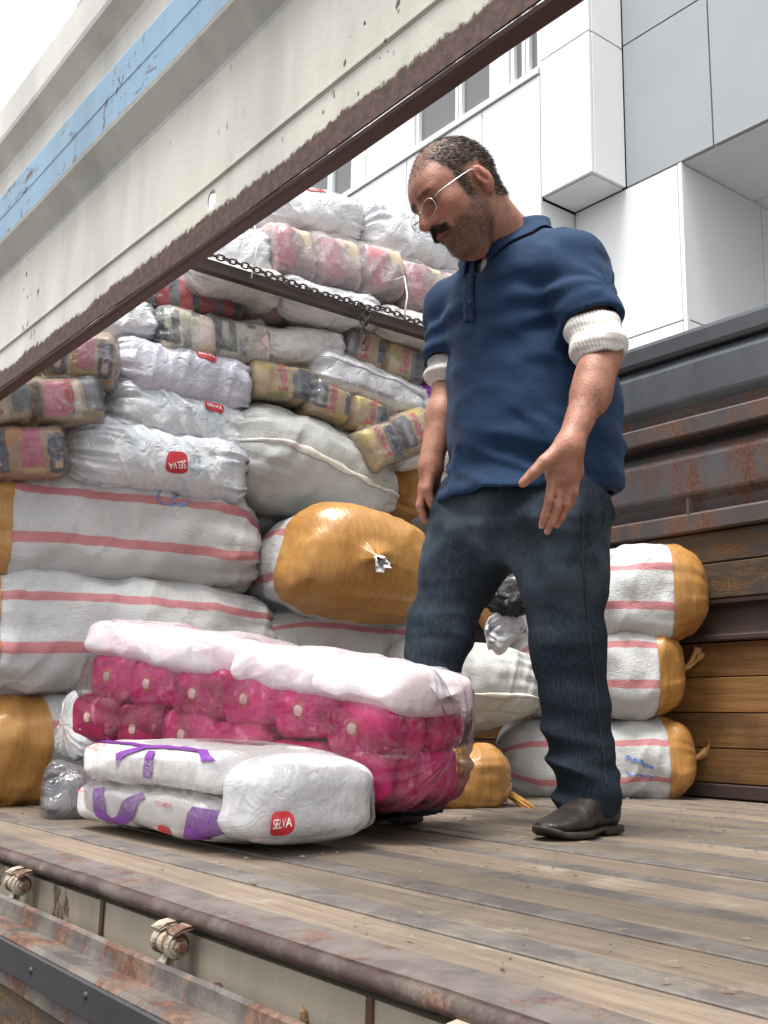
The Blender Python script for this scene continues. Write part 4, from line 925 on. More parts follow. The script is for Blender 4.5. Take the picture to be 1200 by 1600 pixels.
def loft(p, C, A, Bv, pw=2.3):
    """body of superelliptic slices; C rows (x,y,z) by z, A/B half sizes in x/y"""
    C = np.asarray(C, float); o = np.argsort(C[:, 2]); C = C[o]; A = np.asarray(A)[o]; Bv = np.asarray(Bv)[o]
    z = np.clip(p[:, 2], C[0, 2], C[-1, 2]); cx = np.interp(z, C[:, 2], C[:, 0]); cy = np.interp(z, C[:, 2], C[:, 1]); a = np.interp(z, C[:, 2], A); b = np.interp(z, C[:, 2], Bv)
    q = (np.abs((p[:, 0]-cx)/a)**pw+np.abs((p[:, 1]-cy)/b)**pw)**(1/pw)
    d = (q-1)*np.minimum(a, b)
    dz = np.maximum(C[0, 2]-p[:, 2], p[:, 2]-C[-1, 2])
    return smax(d, dz, .03)
def mesh_sdf(fn, lo, hi, h, coarse=6):
    lo = np.asarray(lo, float); n = np.ceil((np.asarray(hi)-lo)/h/coarse).astype(int)*coarse+1
    nb = (n-1)//coarse
    # coarse pass at block centres
    g = [lo[i]+(np.arange(nb[i])+.5)*coarse*h for i in range(3)]
    P = np.stack(np.meshgrid(*g, indexing='ij'), -1).reshape(-1, 3); dc = fn(P).reshape(nb)
    act = np.abs(dc) < coarse*h*1.6+.012
    Vv = np.ones(n, np.float32)
    sg = np.where(dc < 0, -1, 1).astype(np.float32); Vv[:-1, :-1, :-1] = np.repeat(np.repeat(np.repeat(sg, coarse, 0), coarse, 1), coarse, 2)
    k = np.arange(coarse+1); kk = np.stack(np.meshgrid(k, k, k, indexing='ij'), -1).reshape(-1, 3)
    ids = np.argwhere(act)
    for s in range(0, len(ids), 400):
        b = ids[s:s+400]; I = (b[:, None, :]*coarse+kk[None]).reshape(-1, 3); d = fn(lo+I*h); Vv[I[:, 0], I[:, 1], I[:, 2]] = d
    # surface nets
    sgn = Vv < 0
    c = [sgn[a:n[0]-1+a, b:n[1]-1+b, e:n[2]-1+e] for a in (0, 1) for b in (0, 1) for e in (0, 1)]
    s_ = sum(x.astype(np.int8) for x in c); mask = (s_ > 0) & (s_ < 8); cells = np.argwhere(mask)
    idx = -np.ones(mask.shape, np.int64); idx[mask] = np.arange(len(cells))
    acc = np.zeros((len(cells), 3)); cnt = np.zeros(len(cells))
    cor = [(a, b, e) for a in (0, 1) for b in (0, 1) for e in (0, 1)]
    for i in range(8):
        for j in range(i+1, 8):
            if sum(abs(cor[i][q]-cor[j][q]) for q in range(3)) != 1: continue
            ci, cj = np.array(cor[i]), np.array(cor[j]); A_ = cells+ci; B_ = cells+cj
            va = Vv[A_[:, 0], A_[:, 1], A_[:, 2]]; vb = Vv[B_[:, 0], B_[:, 1], B_[:, 2]]; x = (va < 0) != (vb < 0)
            t = np.where(x, va/(va-vb+1e-12), 0); acc += np.where(x[:, None], A_+(B_-A_)*t[:, None], 0); cnt += x
    V = lo+(acc/cnt[:, None])*h
    Fs = []
    for ax in range(3):
        o1, o2 = [(1, 2), (2, 0), (0, 1)][ax]
        sl0 = [slice(None)]*3; sl1 = [slice(None)]*3; sl0[ax] = slice(0, -1); sl1[ax] = slice(1, None)
        a = sgn[tuple(sl0)]; b = sgn[tuple(sl1)]; E = np.argwhere(a != b)
        E = E[(E[:, o1] > 0) & (E[:, o2] > 0) & (E[:, o1] < n[o1]-1) & (E[:, o2] < n[o2]-1)]
        e1 = np.zeros(3, int); e1[o1] = 1; e2 = np.zeros(3, int); e2[o2] = 1
        q = [idx[tuple((E-x).T)] for x in (0*e1, e1, e1+e2, e2)]; Q = np.stack(q, 1)
        fl = a[tuple(E.T)]; Q[~fl] = Q[~fl][:, ::-1]; Fs.append(Q)
    Fs = np.concatenate(Fs); Fs = Fs[(Fs >= 0).all(1)]
    return V, Fs
def smooth_mesh(V, Fs, it=2, lam=.5):
    n = len(V)
    for _ in range(it):
        acc = np.zeros_like(V); cnt = np.zeros(n)
        for a, b in ((0, 1), (1, 2), (2, 3), (3, 0)):
            np.add.at(acc, Fs[:, a], V[Fs[:, b]]); np.add.at(acc, Fs[:, b], V[Fs[:, a]]); np.add.at(cnt, Fs[:, a], 1); np.add.at(cnt, Fs[:, b], 1)
        V = V+lam*(acc/np.maximum(cnt, 1)[:, None]-V)
    return V
def big_mesh(name, V, Fs, org):
    me = bpy.data.meshes.new(name); V = np.asarray(V)-org
    me.vertices.add(len(V)); me.vertices.foreach_set('co', V.astype(np.float32).ravel())
    me.loops.add(Fs.size); me.loops.foreach_set('vertex_index', Fs.astype(np.int32).ravel())
    me.polygons.add(len(Fs)); me.polygons.foreach_set('loop_start', np.arange(0, Fs.size, 4, dtype=np.int32))
    me.update(calc_edges=True); me.validate(); me.polygons.foreach_set('use_smooth', np.ones(len(me.polygons), bool)); return me

# ---- skeleton: world positions
MX = -1.9
def J(px, py, X): return at(px, py, X=X)
spine = [J(818, 800, MX), J(826, 760, MX), J(834, 700, MX), J(832, 620, MX), J(822, 540, MX), J(812, 470, MX), J(806, 415, MX)]
tor_a = [.225, .232, .235, .235, .232, .225, .185]; tor_b = [.205, .212, .216, .205, .190, .168, .125]
shL, elL, wrL = J(898, 410, -1.68), J(940, 562, -1.575), J(888, 700, -1.575)
shR, elR, wrR = arr(-2.115, shL[1]-.015, shL[2]+.015), J(703, 600, -2.12), J(672, 728, -2.10)
neckB = J(806, 388, MX+.0)
hipL, hipR = J(872, 815, -1.77), J(748, 815, -2.03)
kneeL, kneeR = J(886, 1010, -1.77), J(686, 985, -2.07)
ankL, ankR = J(914, 1225, -1.75), J(642, 1240, -2.05)

# head frame: f forward, l left, u up
hy, hp, hr = math.radians(16), math.radians(38), math.radians(4)
fh = arr(-math.sin(hy), -math.cos(hy), 0); HL = np.cross(arr(0, 0, 1), fh)
HF = fh*math.cos(hp)-arr(0, 0, 1)*math.sin(hp); HU = np.cross(HF, HL); HU /= np.linalg.norm(HU)
HL, HU = HL*math.cos(hr)+HU*math.sin(hr), HU*math.cos(hr)-HL*math.sin(hr)
HB = np.stack([HF, HL, HU]); HS = 1.17; HC = J(712, 300, -1.87)
def hw(f, l, u): return HC+HS*(f*HF+l*HL+u*HU)
def head_sdf(p):
    q = ((p-HC)@HB.T)/HS; qa = q.copy(); qa[:, 1] = np.abs(q[:, 1])
    d = ell(q, (-.012, 0, .030), (.098, .077, .088))
    d = smin(d, ell(q, (.028, 0, -.030), (.066, .060, .082)), .03)
    d = smin(d, ell(q, (.020, 0, -.075), (.062, .055, .040)), .03)            # jaw
    d = smin(d, ell(q, (.066, 0, -.104), (.024, .026, .020)), .025)           # chin
    d = smin(d, ell(q, (.062, 0, .030), (.034, .056, .036)), .03)             # forehead
    d = smin(d, ell(qa, (.080, .028, .020), (.013, .026, .008)), .014)        # brow
    d = smin(d, ell(qa, (.056, .044, -.024), (.028, .022, .024)), .022)       # cheekbone
    d = smax(d, -ell(qa, (.098, .031, .002), (.016, .020, .012)), .014)       # socket
    d = smin(d, ell(qa, (.0755, .031, .000), (.0135, .015, .0115)), .003)     # eyeball/lids
    d = smin(d, ell(qa, (.0775, .031, .0055), (.0130, .0165, .0055)), .004)   # upper lid
    n = cone(q, (.088, 0, .016), (.119, 0, -.031), .0085, .0130)
    n = smin(n, ell(qa, (.100, .0125, -.033), (.012, .0085, .008)), .008)
    d = smin(d, n, .010)
    d = smin(d, ell(q, (.083, 0, -.062), (.020, .030, .022)), .014)           # mouth mound
    d = smin(d, ell(q, (.0985, 0, -.0655), (.0075, .022, .0042)), .005)
    d = smin(d, ell(q, (.0955, 0, -.0775), (.0085, .019, .0055)), .006)
    d = smax(d, -ell(q, (.106, 0, -.0712), (.010, .022, .0016)), .004)
    d = smax(d, -cone(qa, (.101, .021, -.034), (.083, .038, -.066), .0022, .0016), .007)      # fold beside the nose
    d = smax(d, -cone(qa, (.090, .020, -.013), (.074, .046, -.011), .0014, .001), .006)
    m = cone(qa, (.0985, 0, -.049), (.086, .034, -.066), .0085, .006); d = smin(d, m, .007)   # moustache
    # ear
    t = .22; qe = qa.copy(); qe = qe.copy(); qe[:, 0] = (qa[:, 0]+.018)*math.cos(t)-(qa[:, 2]+.022)*math.sin(t); qe[:, 2] = (qa[:, 0]+.018)*math.sin(t)+(qa[:, 2]+.022)*math.cos(t)
    sh = ell(qe, (-.004, .082, .002), (.0175, .010, .030)); sh = smin(sh, ell(qe, (.004, .078, -.024), (.010, .007, .012)), .008)
    sh = smax(sh, -ell(qe, (.001, .092, .005), (.0108, .010, .0195)), .004); sh = smin(sh, ell(qe, (-.006, .088, .002), (.006, .005, .016)), .004)
    d = smin(d, sh, .006)
    d = d*HS
    d = smin(d, cone(p, hw(-.028, 0, -.045), neckB+arr(0, .02, -.03), .071, .080), .035)
    d = smin(d, ell(p, hw(.045, 0, -.10)+arr(0, .02, -.02), (.035, .04, .03)), .05)
    return d
DH = depth(wrL)
def hp_(px, py, dd=0.): return at(px, py, D=DH+dd)
FING = {'index': [(864, 742, -.005), (858, 782, -.022), (851, 806, -.016), (846, 822, -.002)], 'middle': [(878, 748, .002), (871, 792, -.016), (862, 816, -.008), (855, 831, .008)],
        'ring': [(891, 748, .010), (885, 788, -.004), (877, 808, .006), (870, 821, .022)], 'pinky': [(902, 740, .018), (898, 770, .010), (891, 788, .020), (885, 799, .032)],
        'thumb': [(872, 706, -.012), (851, 722, -.026), (833, 740, -.034), (817, 755, -.034)]}
DR = depth(wrR)
def hr_(px, py, dd=0.): return at(px, py, D=DR+dd)
FINR = [[(662, 762, -.01), (656, 790, -.02), (662, 806, -.01), (670, 812, .01)], [(668, 765, .01), (660, 796, .0), (665, 812, .01), (673, 816, .03)],
        [(674, 766, .03), (666, 797, .02), (670, 812, .035), (677, 815, .05)], [(680, 764, .05), (673, 790, .045), (677, 803, .055), (682, 806, .07)], [(672, 742, -.02), (668, 764, -.035), (672, 782, -.035), (677, 794, -.03)]]
def hands_sdf(p):
    d = chain_sdf(p, [shL, elL, J(920, 620, -1.575), wrL], [.056, .043, .040, .029], .02)
    d = smin(d, ell(p, J(927, 600, -1.575), (.042, .042, .070)), .03)
    d = smin(d, near(handL_sdf, p, _hl.min(0)-.06, _hl.max(0)+.06), .022)
    e = chain_sdf(p, [shR, elR, (elR*.6+wrR*.4), wrR], [.056, .046, .044, .031], .02)
    e = smin(e, near(handR_sdf, p, _hr.min(0)-.06, _hr.max(0)+.06), .02)
    return np.minimum(d, e)
def handL_sdf(p):
    palm = chain_sdf(p, [hp_(888, 698), hp_(880, 728, .004), hp_(876, 748, .002)], [.031, .029, .026], .02)
    for a, b, r in (((890, 702, 0), (864, 742, -.004), .019), ((888, 702, 0), (878, 746, .002), .019), ((890, 702, .004), (891, 746, .008), .019), ((892, 702, .008), (901, 738, .016), .018)):
        palm = smin(palm, cone(p, hp_(*a), hp_(*b), .024, r), .012)
    d = palm
    for nm, ps in FING.items():
        P = [hp_(*q) for q in ps]; r = [.0155, .0135, .0120, .0100] if nm == 'thumb' else ([.0118, .0104, .0094, .0080] if nm != 'pinky' else [.0104, .0090, .0081, .0070])
        if nm == 'thumb': r = [.021, .0165, .0138, .0110]
        d = smin(d, chain_sdf(p, P, r, .004), .009 if nm == 'thumb' else .0035)
    return d
def handR_sdf(p):
    pal = None
    for ps in FINR[:4]:
        c = cone(p, hr_(674, 732, .01), hr_(*ps[0]), .026, .0165); pal = c if pal is None else smin(pal, c, .012)
    e = pal
    for i, ps in enumerate(FINR): e = smin(e, chain_sdf(p, [hr_(*q) for q in ps], [.0165, .0135, .0115, .0095] if i == 4 else [.013, .0115, .0102, .0088], .004), .007)
    return e
_hl = np.array([hp_(*q) for ps in FING.values() for q in ps]+[wrL]); _hr = np.array([hr_(*q) for ps in FINR for q in ps]+[wrR])
def near(fn, p, lo, hi):
    s_ = np.all((p > lo) & (p < hi), axis=1); d = np.full(len(p), .3)
    if s_.any(): d[s_] = fn(p[s_])
    return d
_pp = np.array([shL, elL, wrL, shR, elR, wrR]+[hp_(*q) for q in FING['middle']]+[hr_(*q) for q in FINR[0]]); _alo = _pp.min(0)-.13; _ahi = _pp.max(0)+.13
def core_sdf(p):
    return loft(p, spine, [a-.035 for a in tor_a], [b-.035 for b in tor_b])
def body_sdf(p):
    d = smin(near(head_sdf, p, HC-.26, HC+.26), core_sdf(p), .04)
    sh = cone(p, shL, neckB, .060, .075); sh = smin(sh, cone(p, shR, neckB, .060, .075), .03)
    d = smin(d, sh, .03)
    d = smin(d, near(hands_sdf, p, _alo, _ahi), .02)
    for h, k, a in ((hipL, kneeL, ankL), (hipR, kneeR, ankR)): d = smin(d, chain_sdf(p, [h, k, a], [.09, .062, .04], .03), .03)
    return d
org = np.array([-1.92, 1.85, 0.0])
man = tag(empty('person', tuple(org)), 'standing man in blue polo shirt and dark jeans looking down at the pink bag', 'person')
allp = np.array([shL, elL, wrL, shR, elR, wrR, HC, ankL, ankR]+spine)
V, Fs = mesh_sdf(body_sdf, (-2.36, 1.38, .05), (-1.42, 2.26, 1.86), .0042, 6)
V = smooth_mesh(V, Fs, 2, .45)
q = ((V-HC)@HB.T)/HS; rr = np.linalg.norm((q-arr(-.01, 0, 0))/arr(.16, .13, .17), axis=1); inh = rr < 1
al = np.abs(q[:, 1])
def sstep(x, a, b): t = np.clip((x-a)/(b-a), 0, 1); return t*t*(3-2*t)
wob = .006*fbm(q*55, 3, 2)
# scalp: sides and back full, thin on top, high forehead
side_line = .016+wob*1.2
front = .030+(al-.035)*.25
hairm = sstep(q[:, 2]-.105*sstep(q[:, 0], .02, .075)-.012+wob, 0, .022)*sstep(.058-q[:, 0]+wob-np.maximum(q[:, 2]-.06, 0)*-.25, 0, .025)
hairm = np.maximum(hairm, sstep(-.028-q[:, 0]+wob, 0, .018)*sstep(q[:, 2], -.075, -.055))
burn = sstep(.016-np.abs(q[:, 0]-.020)+wob*.5, 0, .010)*sstep(q[:, 2], -.05, -.02)*sstep(al, .05, .06)*(q[:, 2] < .05)
top = sstep(q[:, 2], .085, .112)*sstep(.085-q[:, 0], 0, .05)
dens = np.clip(np.maximum(hairm*(1-.55*top), burn), 0, 1)
wisp = sstep(q[:, 2]+.25*(q[:, 0]-.08), .050, .075)*sstep(.096-q[:, 0], 0, .02)*.72; dens = np.maximum(dens, wisp)
jawl = sstep(-.040-q[:, 2]+wob+.35*np.maximum(.02-np.abs(q[:, 0]-.03), 0), 0, .03)*sstep(q[:, 0], -.02, .0)
nocheek = 1-.75*sstep(q[:, 0], .05, .075)*sstep(q[:, 2], -.075, -.05)
beard = jawl*nocheek*sstep(q[:, 2], -.16, -.13)
beard = np.maximum(beard, sstep(.028-np.abs(q[:, 0]-.012)+wob, 0, .02)*sstep(-.012-q[:, 2], 0, .02)*sstep(al, .04, .05)*.8)
mous = sstep(.0095-np.abs(q[:, 2]+.053+.35*al*0+np.maximum(al-.012, 0)*.45)+wob*.4, 0, .004)*sstep(q[:, 0], .070, .082)*sstep(.036-al, 0, .008)
lips = sstep(.0125-np.abs(q[:, 2]+.0725), 0, .004)*sstep(q[:, 0], .084, .092)*sstep(.024-al, 0, .006)
brow = sstep(.0055-np.abs(q[:, 2]-.0235+.12*np.maximum(al-.03, 0))+wob*.3, 0, .003)*sstep(q[:, 0], .060, .072)*sstep(al, .006, .012)*sstep(.054-al, 0, .01)
eye = sstep(.0045-np.abs(q[:, 2]+.002), 0, .002)*sstep(q[:, 0], .068, .076)*sstep(.012-np.abs(al-.031), 0, .003)
for a_ in (dens, beard, mous, lips, brow, eye, burn): a_ *= inh
skin = np.array([.40, .185, .125]); mott = 1+.16*fbm(V*38, 8, 3)+.08*fbm(V*140, 9, 2)
col = skin[None]*mott[:, None]
red = inh*(sstep(.03-np.abs(q[:, 2]+.025), 0, .03)*sstep(q[:, 0], .06, .10)*.6+sstep(al, .078, .088)*.7); col = col*(1-red[:, None]*arr(.0, .30, .30))
def over(c, m_, colr): return c*(1-m_[:, None])+np.asarray(colr)[None]*m_[:, None]
col = over(col, lips*.7, (.42, .12, .10)); dark = (.030, .019, .013)
spk = .72+.28*sstep(fbm(V*260, 5, 2), -.4, .4)
col = over(col, np.clip(beard*.74*spk, 0, 1), (.055, .035, .026)); col = over(col, np.clip(mous*.85*spk, 0, 1), dark); col = over(col, brow*.55, dark); col = over(col, eye*.8, (.03, .02, .018))
col = over(col, np.clip(dens*.86*spk, 0, 1), (.052, .038, .026))
# fingernails: paler tips
for ps in FING.values():
    tip = hp_(*ps[-1]); dd = np.linalg.norm(V-tip, axis=1); col = over(col, sstep(.012-dd, 0, .006)*.25, (.72, .45, .36))
kn = np.zeros(len(V))
for ps in FING.values():
    for j in (0, 1): kn = np.maximum(kn, sstep(.018-np.linalg.norm(V-hp_(*ps[j]), axis=1), 0, .014))
col = col*(1-kn[:, None]*arr(.05, .16, .16))
me = big_mesh('body', V, Fs, org)
ca = me.color_attributes.new('Col', 'FLOAT_COLOR', 'POINT'); ca.data.foreach_set('color', np.concatenate([np.clip(col, 0, 1), np.ones((len(V), 1))], 1).astype(np.float32).ravel())
m = M('skin'); at_ = m.n('Attribute', attribute_name='Col'); c = m.coord(); n1 = m.noise(c, 160, 4, .6); n2 = m.noise(c, 40, 3)
MAT['skin'] = m.end(m.pbr(at_.outputs['Color'], m.math('ADD', .40, m.math('MULTIPLY', n2, .15)), 0, m.bump(m.math('ADD', n1, n2), .4, .003), Subsurface_Weight=.08, Subsurface_Radius=(.012, .004, .002), Subsurface_Scale=.5, Specular_IOR_Level=.4))
body = link('body', me, MAT['skin'], man)
# hair, beard and moustache strands
def strands(name, wgt, n, ln, wid, seed, colr, droop=(0, 0, 0), lift=.35, dirv=None):
    r = np.random.default_rng(seed); w_ = np.clip(wgt, 0, 1); w_ = w_*(w_ > .12); 
    if w_.sum() <= 0: return
    ids = r.choice(len(V), n, p=w_/w_.sum()); N = np.zeros_like(V)
    fn = np.cross(V[Fs[:, 1]]-V[Fs[:, 0]], V[Fs[:, 3]]-V[Fs[:, 0]])
    for k in range(4): np.add.at(N, Fs[:, k], fn)
    N /= np.linalg.norm(N, axis=1)[:, None]+1e-12
    out = (V-HC)*N; 
    if out.sum() < 0: N = -N
    b = V[ids]+r.normal(0, .0018, (n, 3)); nn = N[ids]; dv = np.broadcast_to(np.asarray(dirv, float), (n, 3)) if dirv is not None else 0
    d = nn*lift+dv+np.array(droop)+r.normal(0, .22, (n, 3)); d = d/np.linalg.norm(d, axis=1)[:, None]
    l_ = ln*r.uniform(.6, 1.25, n)[:, None]; s_ = np.cross(d, r.normal(0, 1, (n, 3))); s_ /= np.linalg.norm(s_, axis=1)[:, None]+1e-9
    mid = b+d*l_*.5; d2 = d*.75-nn*.35*lift+np.array(droop)*.5; tipp = mid+d2*l_*.5
    P = np.stack([b-s_*wid, b+s_*wid, mid+s_*wid*.8, mid-s_*wid*.8, tipp], 1).reshape(-1, 3); i = np.arange(n)*5
    F4 = np.stack([i, i+1, i+2, i+3], 1).tolist()+np.stack([i+3, i+2, i+4], 1).tolist()
    return child(name, P, F4, colr, man)
mh = M('hair'); oi = mh.noise(mh.coord(), 70, 2); MAT['hair'] = mh.end(mh.pbr(mh.mix(oi, (.030, .020, .013), (.085, .060, .040)), .45, Specular_IOR_Level=.4))
strands('hair', dens**1.2, 17000, .016, .00045, 11, MAT['hair'], (0, .25, -.15), .38, (-HF*.75-HU*.35))
strands('moustache', mous, 1800, .0085, .0005, 12, MAT['hair'], (0, 0, -.5), .3, None)
strands('beard', beard**2, 4200, .0045, .0004, 13, MAT['hair'], (0, 0, -.5), .5, None)
fore = sstep(.075-np.minimum(np.linalg.norm(V-(elL*.5+wrL*.5), axis=1), np.linalg.norm(V-(elR*.5+wrR*.5), axis=1)), 0, .05)
strands('arm_hair', fore, 1500, .011, .00022, 15, MAT['hair'], (0, 0, -.7), .18, None)
strands('eyebrow', brow, 260, .007, .0004, 14, MAT['hair'], (0, 0, 0), .25, HL*.6)

# ---- clothes
def folds(p, s, amp, sc, seed):
    return amp*(.85-2*np.sqrt(vnoise(p*np.asarray(sc), seed)**2+.012))+amp*.5*vnoise(p*np.asarray(sc)*2.1+3, seed+1)
slL = shL+(elL-shL)*.66; slR = shR+(elR-shR)*.72
def shirt_both(p):
    d = loft(p, spine, tor_a, tor_b)
    d = smin(d, ell(p, spine[2]+arr(0, -.055, .03), (.18, .17, .17)), .06)                 # belly
    sh = cone(p, shL+arr(0, 0, -.012), neckB+arr(0, .01, -.035), .082, .090); sh = smin(sh, cone(p, shR+arr(0, 0, -.012), neckB+arr(0, .01, -.035), .080, .090), .03)
    d = smin(d, sh, .05)
    a = cone(p, shL+arr(-.01, 0, -.01), slL+(elL-shL)*.25, .088, .082); b = cone(p, shR+arr(.01, 0, -.01), slR+(elR-shR)*.25, .086, .080)
    axL = (elL-shL)/np.linalg.norm(elL-shL); axR = (elR-shR)/np.linalg.norm(elR-shR)
    dl = (p-slL)@axL-.012*vnoise(p*9, 75)
    d1 = smin(d, smin(a, b, .01), .03); d2 = smin(d, smin(np.maximum(a, dl), np.maximum(b, (p-slR)@axR), .01), .03)
    w1 = folds(p+.25*p[:, [2, 0, 1]], 0, .0085, (4.5, 4.5, 9.), 61)+folds(p+.4*p[:, [1, 2, 0]], 0, .0055, (9, 7, 15), 64)
    # creases fanning from the armpits
    for c_ in (shL+arr(-.05, -.02, -.11), shR+arr(.05, -.02, -.11)):
        q_ = p-c_; r_ = np.linalg.norm(q_, axis=1); an = np.arctan2(q_[:, 2], q_[:, 1]); w1 = w1+.006*sstep(r_, .03, .09)*np.exp(-((r_-.10)/.07)**2)*np.sin(an*9+2*vnoise(p*6, 66))
    low = np.clip((1.05-p[:, 2])/.2, 0, 1); w1 = w1*(.75+.7*low)
    return d1-w1, d2-w1
def shirt_raw(p): return shirt_both(p)[0]
def shirt(p):
    d1, d2 = shirt_both(p); d = np.maximum(d2, -(d1+.015))
    # bottom hem, tilted slightly, wavy
    hz = .824+.007*vnoise(p*[9, 9, 0], 71)+.02*np.clip((p[:, 1]-1.95)/.15, 0, 1)
    d = np.maximum(d, hz-p[:, 2])
    # neck opening
    nk = neckB+arr(0, -.055, .02); d = smax(d, -cone(p, neckB+arr(0, .012, .02), neckB+arr(0, -.02, .22), .074, .085), .008)
    vq = p-(neckB+arr(0, -.10, -.06)); d = smax(d, -ell(p, neckB+arr(0.012, -.135, -.035), (.034, .085, .085)), .006)
    return d
Vs, F2 = mesh_sdf(shirt, (-2.36, 1.40, .80), (-1.44, 2.28, 1.66), .005, 6); Vs = smooth_mesh(Vs, F2, 2, .4)
def cloth_mat(name, a, b, sc=420, rough=.85, sheen=.3, bs=.3, mottle=.5):
    m = M(name); c = m.coord(); n = m.noise(c, 7, 4, .6); w1 = m.n('TexWave', Scale=sc/6.3, Distortion=.6); m.s(w1, 'Vector', m.coord(rot=(0, 0, .5))); w2 = m.n('TexWave', Scale=sc/6.3, Distortion=.6); w2.bands_direction = 'Z'; m.s(w2, 'Vector', c)
    f = m.noise(c, sc, 2); col = m.mix(m.ramp(m.math('ADD', m.math('MULTIPLY', n, mottle), m.math('MULTIPLY', f, 1-mottle)), .35, .65), a, b)
    return m.end(m.pbr(col, rough, 0, m.bump(m.math('ADD', m.math('MULTIPLY', w1.outputs[1], .5), m.math('ADD', m.math('MULTIPLY', w2.outputs[1], .5), f)), bs, .0012), Sheen_Weight=sheen, Sheen_Roughness=.5, Specular_IOR_Level=.25))
MAT['polo'] = cloth_mat('polo_cotton', (.006, .024, .066), (.012, .041, .100), sheen=.05)
def denim():
    m = M('denim'); c = m.coord(); st = m.noise(m.coord(scale=(430, 430, 45)), 1, 4, .7); w = m.n('TexWave', Scale=95., Distortion=1.0); w.bands_direction = 'DIAGONAL'; m.s(w, 'Vector', c); n = m.noise(c, 4.5, 4, .6)
    z = m.sep(c).outputs[2]
    col = m.mix(m.ramp(st, .3, .72), (.007, .0105, .018), (.030, .042, .058))
    fade = m.math('MULTIPLY', m.ramp(n, .42, .68), m.ramp(z, .35, .80)); col = m.mix(m.math('MULTIPLY', fade, .75), col, (.085, .118, .142))
    return m.end(m.pbr(col, .82, 0, m.bump(m.math('ADD', w.outputs[1], st), .35, .0012), Sheen_Weight=.0, Specular_IOR_Level=.12))
MAT['button'] = simple('button_blue', (.03, .06, .12), .3); MAT['denim'] = denim(); MAT['knit'] = cloth_mat('ribbed_knit', (.60, .56, .52), (.72, .69, .65), 120, .9, .3, .8); MAT['undershirt'] = cloth_mat('white_cotton', (.66, .65, .66), (.76, .75, .75))
MAT['denim_thread'] = simple('seam_thread', (.022, .020, .022), .8); MAT['leather'] = simple('shoe_leather', (.022, .017, .015), .36, bump=.6, scale=20, bdist=.004); MAT['sole'] = simple('shoe_sole', (.035, .028, .022), .6)
def sdf_part(nm, V_, F_, mt): return link(nm, big_mesh(nm, V_, F_, org), mt, man)
po_ = sdf_part('polo_shirt', Vs, F2, MAT['polo'])
def undershirt(p):
    d = loft(p, spine, [a-.016 for a in tor_a], [b-.016 for b in tor_b]); sh = cone(p, shL, neckB+arr(0, 0, -.03), .055, .068); sh = smin(sh, cone(p, shR, neckB+arr(0, 0, -.03), .055, .068), .03); d = smin(d, sh, .05)
    d = smin(d, cone(p, neckB+arr(0, -.01, -.02), neckB+arr(0, -.035, .028), .083, .079), .02)
    d = smax(d, (p[:, 2]-(neckB[2]+.020))+.25*(p[:, 1]-neckB[1]), .004)
    return smax(d, (neckB[2]-.22)-p[:, 2], .005)
Vu, F3 = mesh_sdf(undershirt, (-2.2, 1.5, 1.22), (-1.6, 2.12, 1.62), .006, 5); sdf_part('undershirt', smooth_mesh(Vu, F3, 2), F3, MAT['undershirt'])
def leg_sdf(p, h, k, a, side):
    ax = chain_sdf(p, [h+arr(0, 0, .02), h*.55+k*.45, k, k*.5+a*.5, a+arr(0, 0, -.02)], [.126, .100, .081, .075, .080], .05)
    return ax
def jeans(p):
    d = smin(leg_sdf(p, hipL, kneeL, ankL, 1), leg_sdf(p, hipR, kneeR, ankR, -1), .018)
    pel = loft(p, [spine[0]+arr(0, .01, -.14), spine[0]+arr(0, .005, -.06), spine[0]+arr(0, 0, .01), spine[0]+arr(0, 0, .10)], [.17, .205, .198, .175], [.135, .175, .168, .145], 2.4)
    d = smin(d, pel, .06)
    z = p[:, 2]; ka = np.exp(-((z-.13)/.10)**2)*1.5+np.exp(-((z-.47)/.11)**2)*.8+np.exp(-((z-.78)/.09)**2)*.7+.35
    d = d-ka*folds(p+.22*p[:, [2, 2, 0]]*arr(1, 1, .9), 0, .0095, (4.0, 4.0, 13), 81)-.4*ka*folds(p, 0, .007, (7, 7, 22), 84)
    inner = np.minimum(cone(p, ankL+arr(0, 0, -.03), ankL+arr(0, 0, -.2), .060, .066), cone(p, ankR+arr(0, 0, -.03), ankR+arr(0, 0, -.2), .060, .066))
    d = smax(d, -inner, .006)
    hem = .034+.010*vnoise(p*[14, 14, 0], 88); d = np.maximum(d, hem-z)
    return d
Vj, F4 = mesh_sdf(jeans, (-2.36, 1.44, .02), (-1.46, 2.26, .96), .0054, 6); Vj = smooth_mesh(Vj, F4, 2, .4); jo = sdf_part('jeans', Vj, F4, MAT['denim'])
def proj_pts(Vm, Fm, pxs, off=.0015):
    """nearest visible vertices of a mesh under pixel points"""
    q = Vm-CAM; z = q@_F; X = 600+FPX*(q@_R)/z; Y = 800-FPX*(q@_U)/z; out = []
    for (x, y) in pxs:
        s_ = (np.abs(X-x) < 6) & (np.abs(Y-y) < 6)
        if not s_.any(): continue
        i = np.where(s_)[0][np.argsort(z[s_])[:3]]; out.append(Vm[i].mean(0)+(CAM-Vm[i].mean(0))/np.linalg.norm(CAM-Vm[i].mean(0))*off)
    return np.array(out)
def seam(nm, Vm, pxs, r, mat, n=40):
    pxs = np.array(pxs, float); t = np.linspace(0, len(pxs)-1, n); i = np.minimum(t.astype(int), len(pxs)-2); f = (t-i)[:, None]; pp = pxs[i]*(1-f)+pxs[i+1]*f
    P = proj_pts(Vm, None, pp)
    if len(P) < 4: return
    k = np.array([.25, .5, .25]); Q = P.copy(); Q[1:-1] = P[:-2]*.25+P[1:-1]*.5+P[2:]*.25
    V_, F_ = tube_geo(Q, r, 6); child(nm, V_, F_, mat, man)
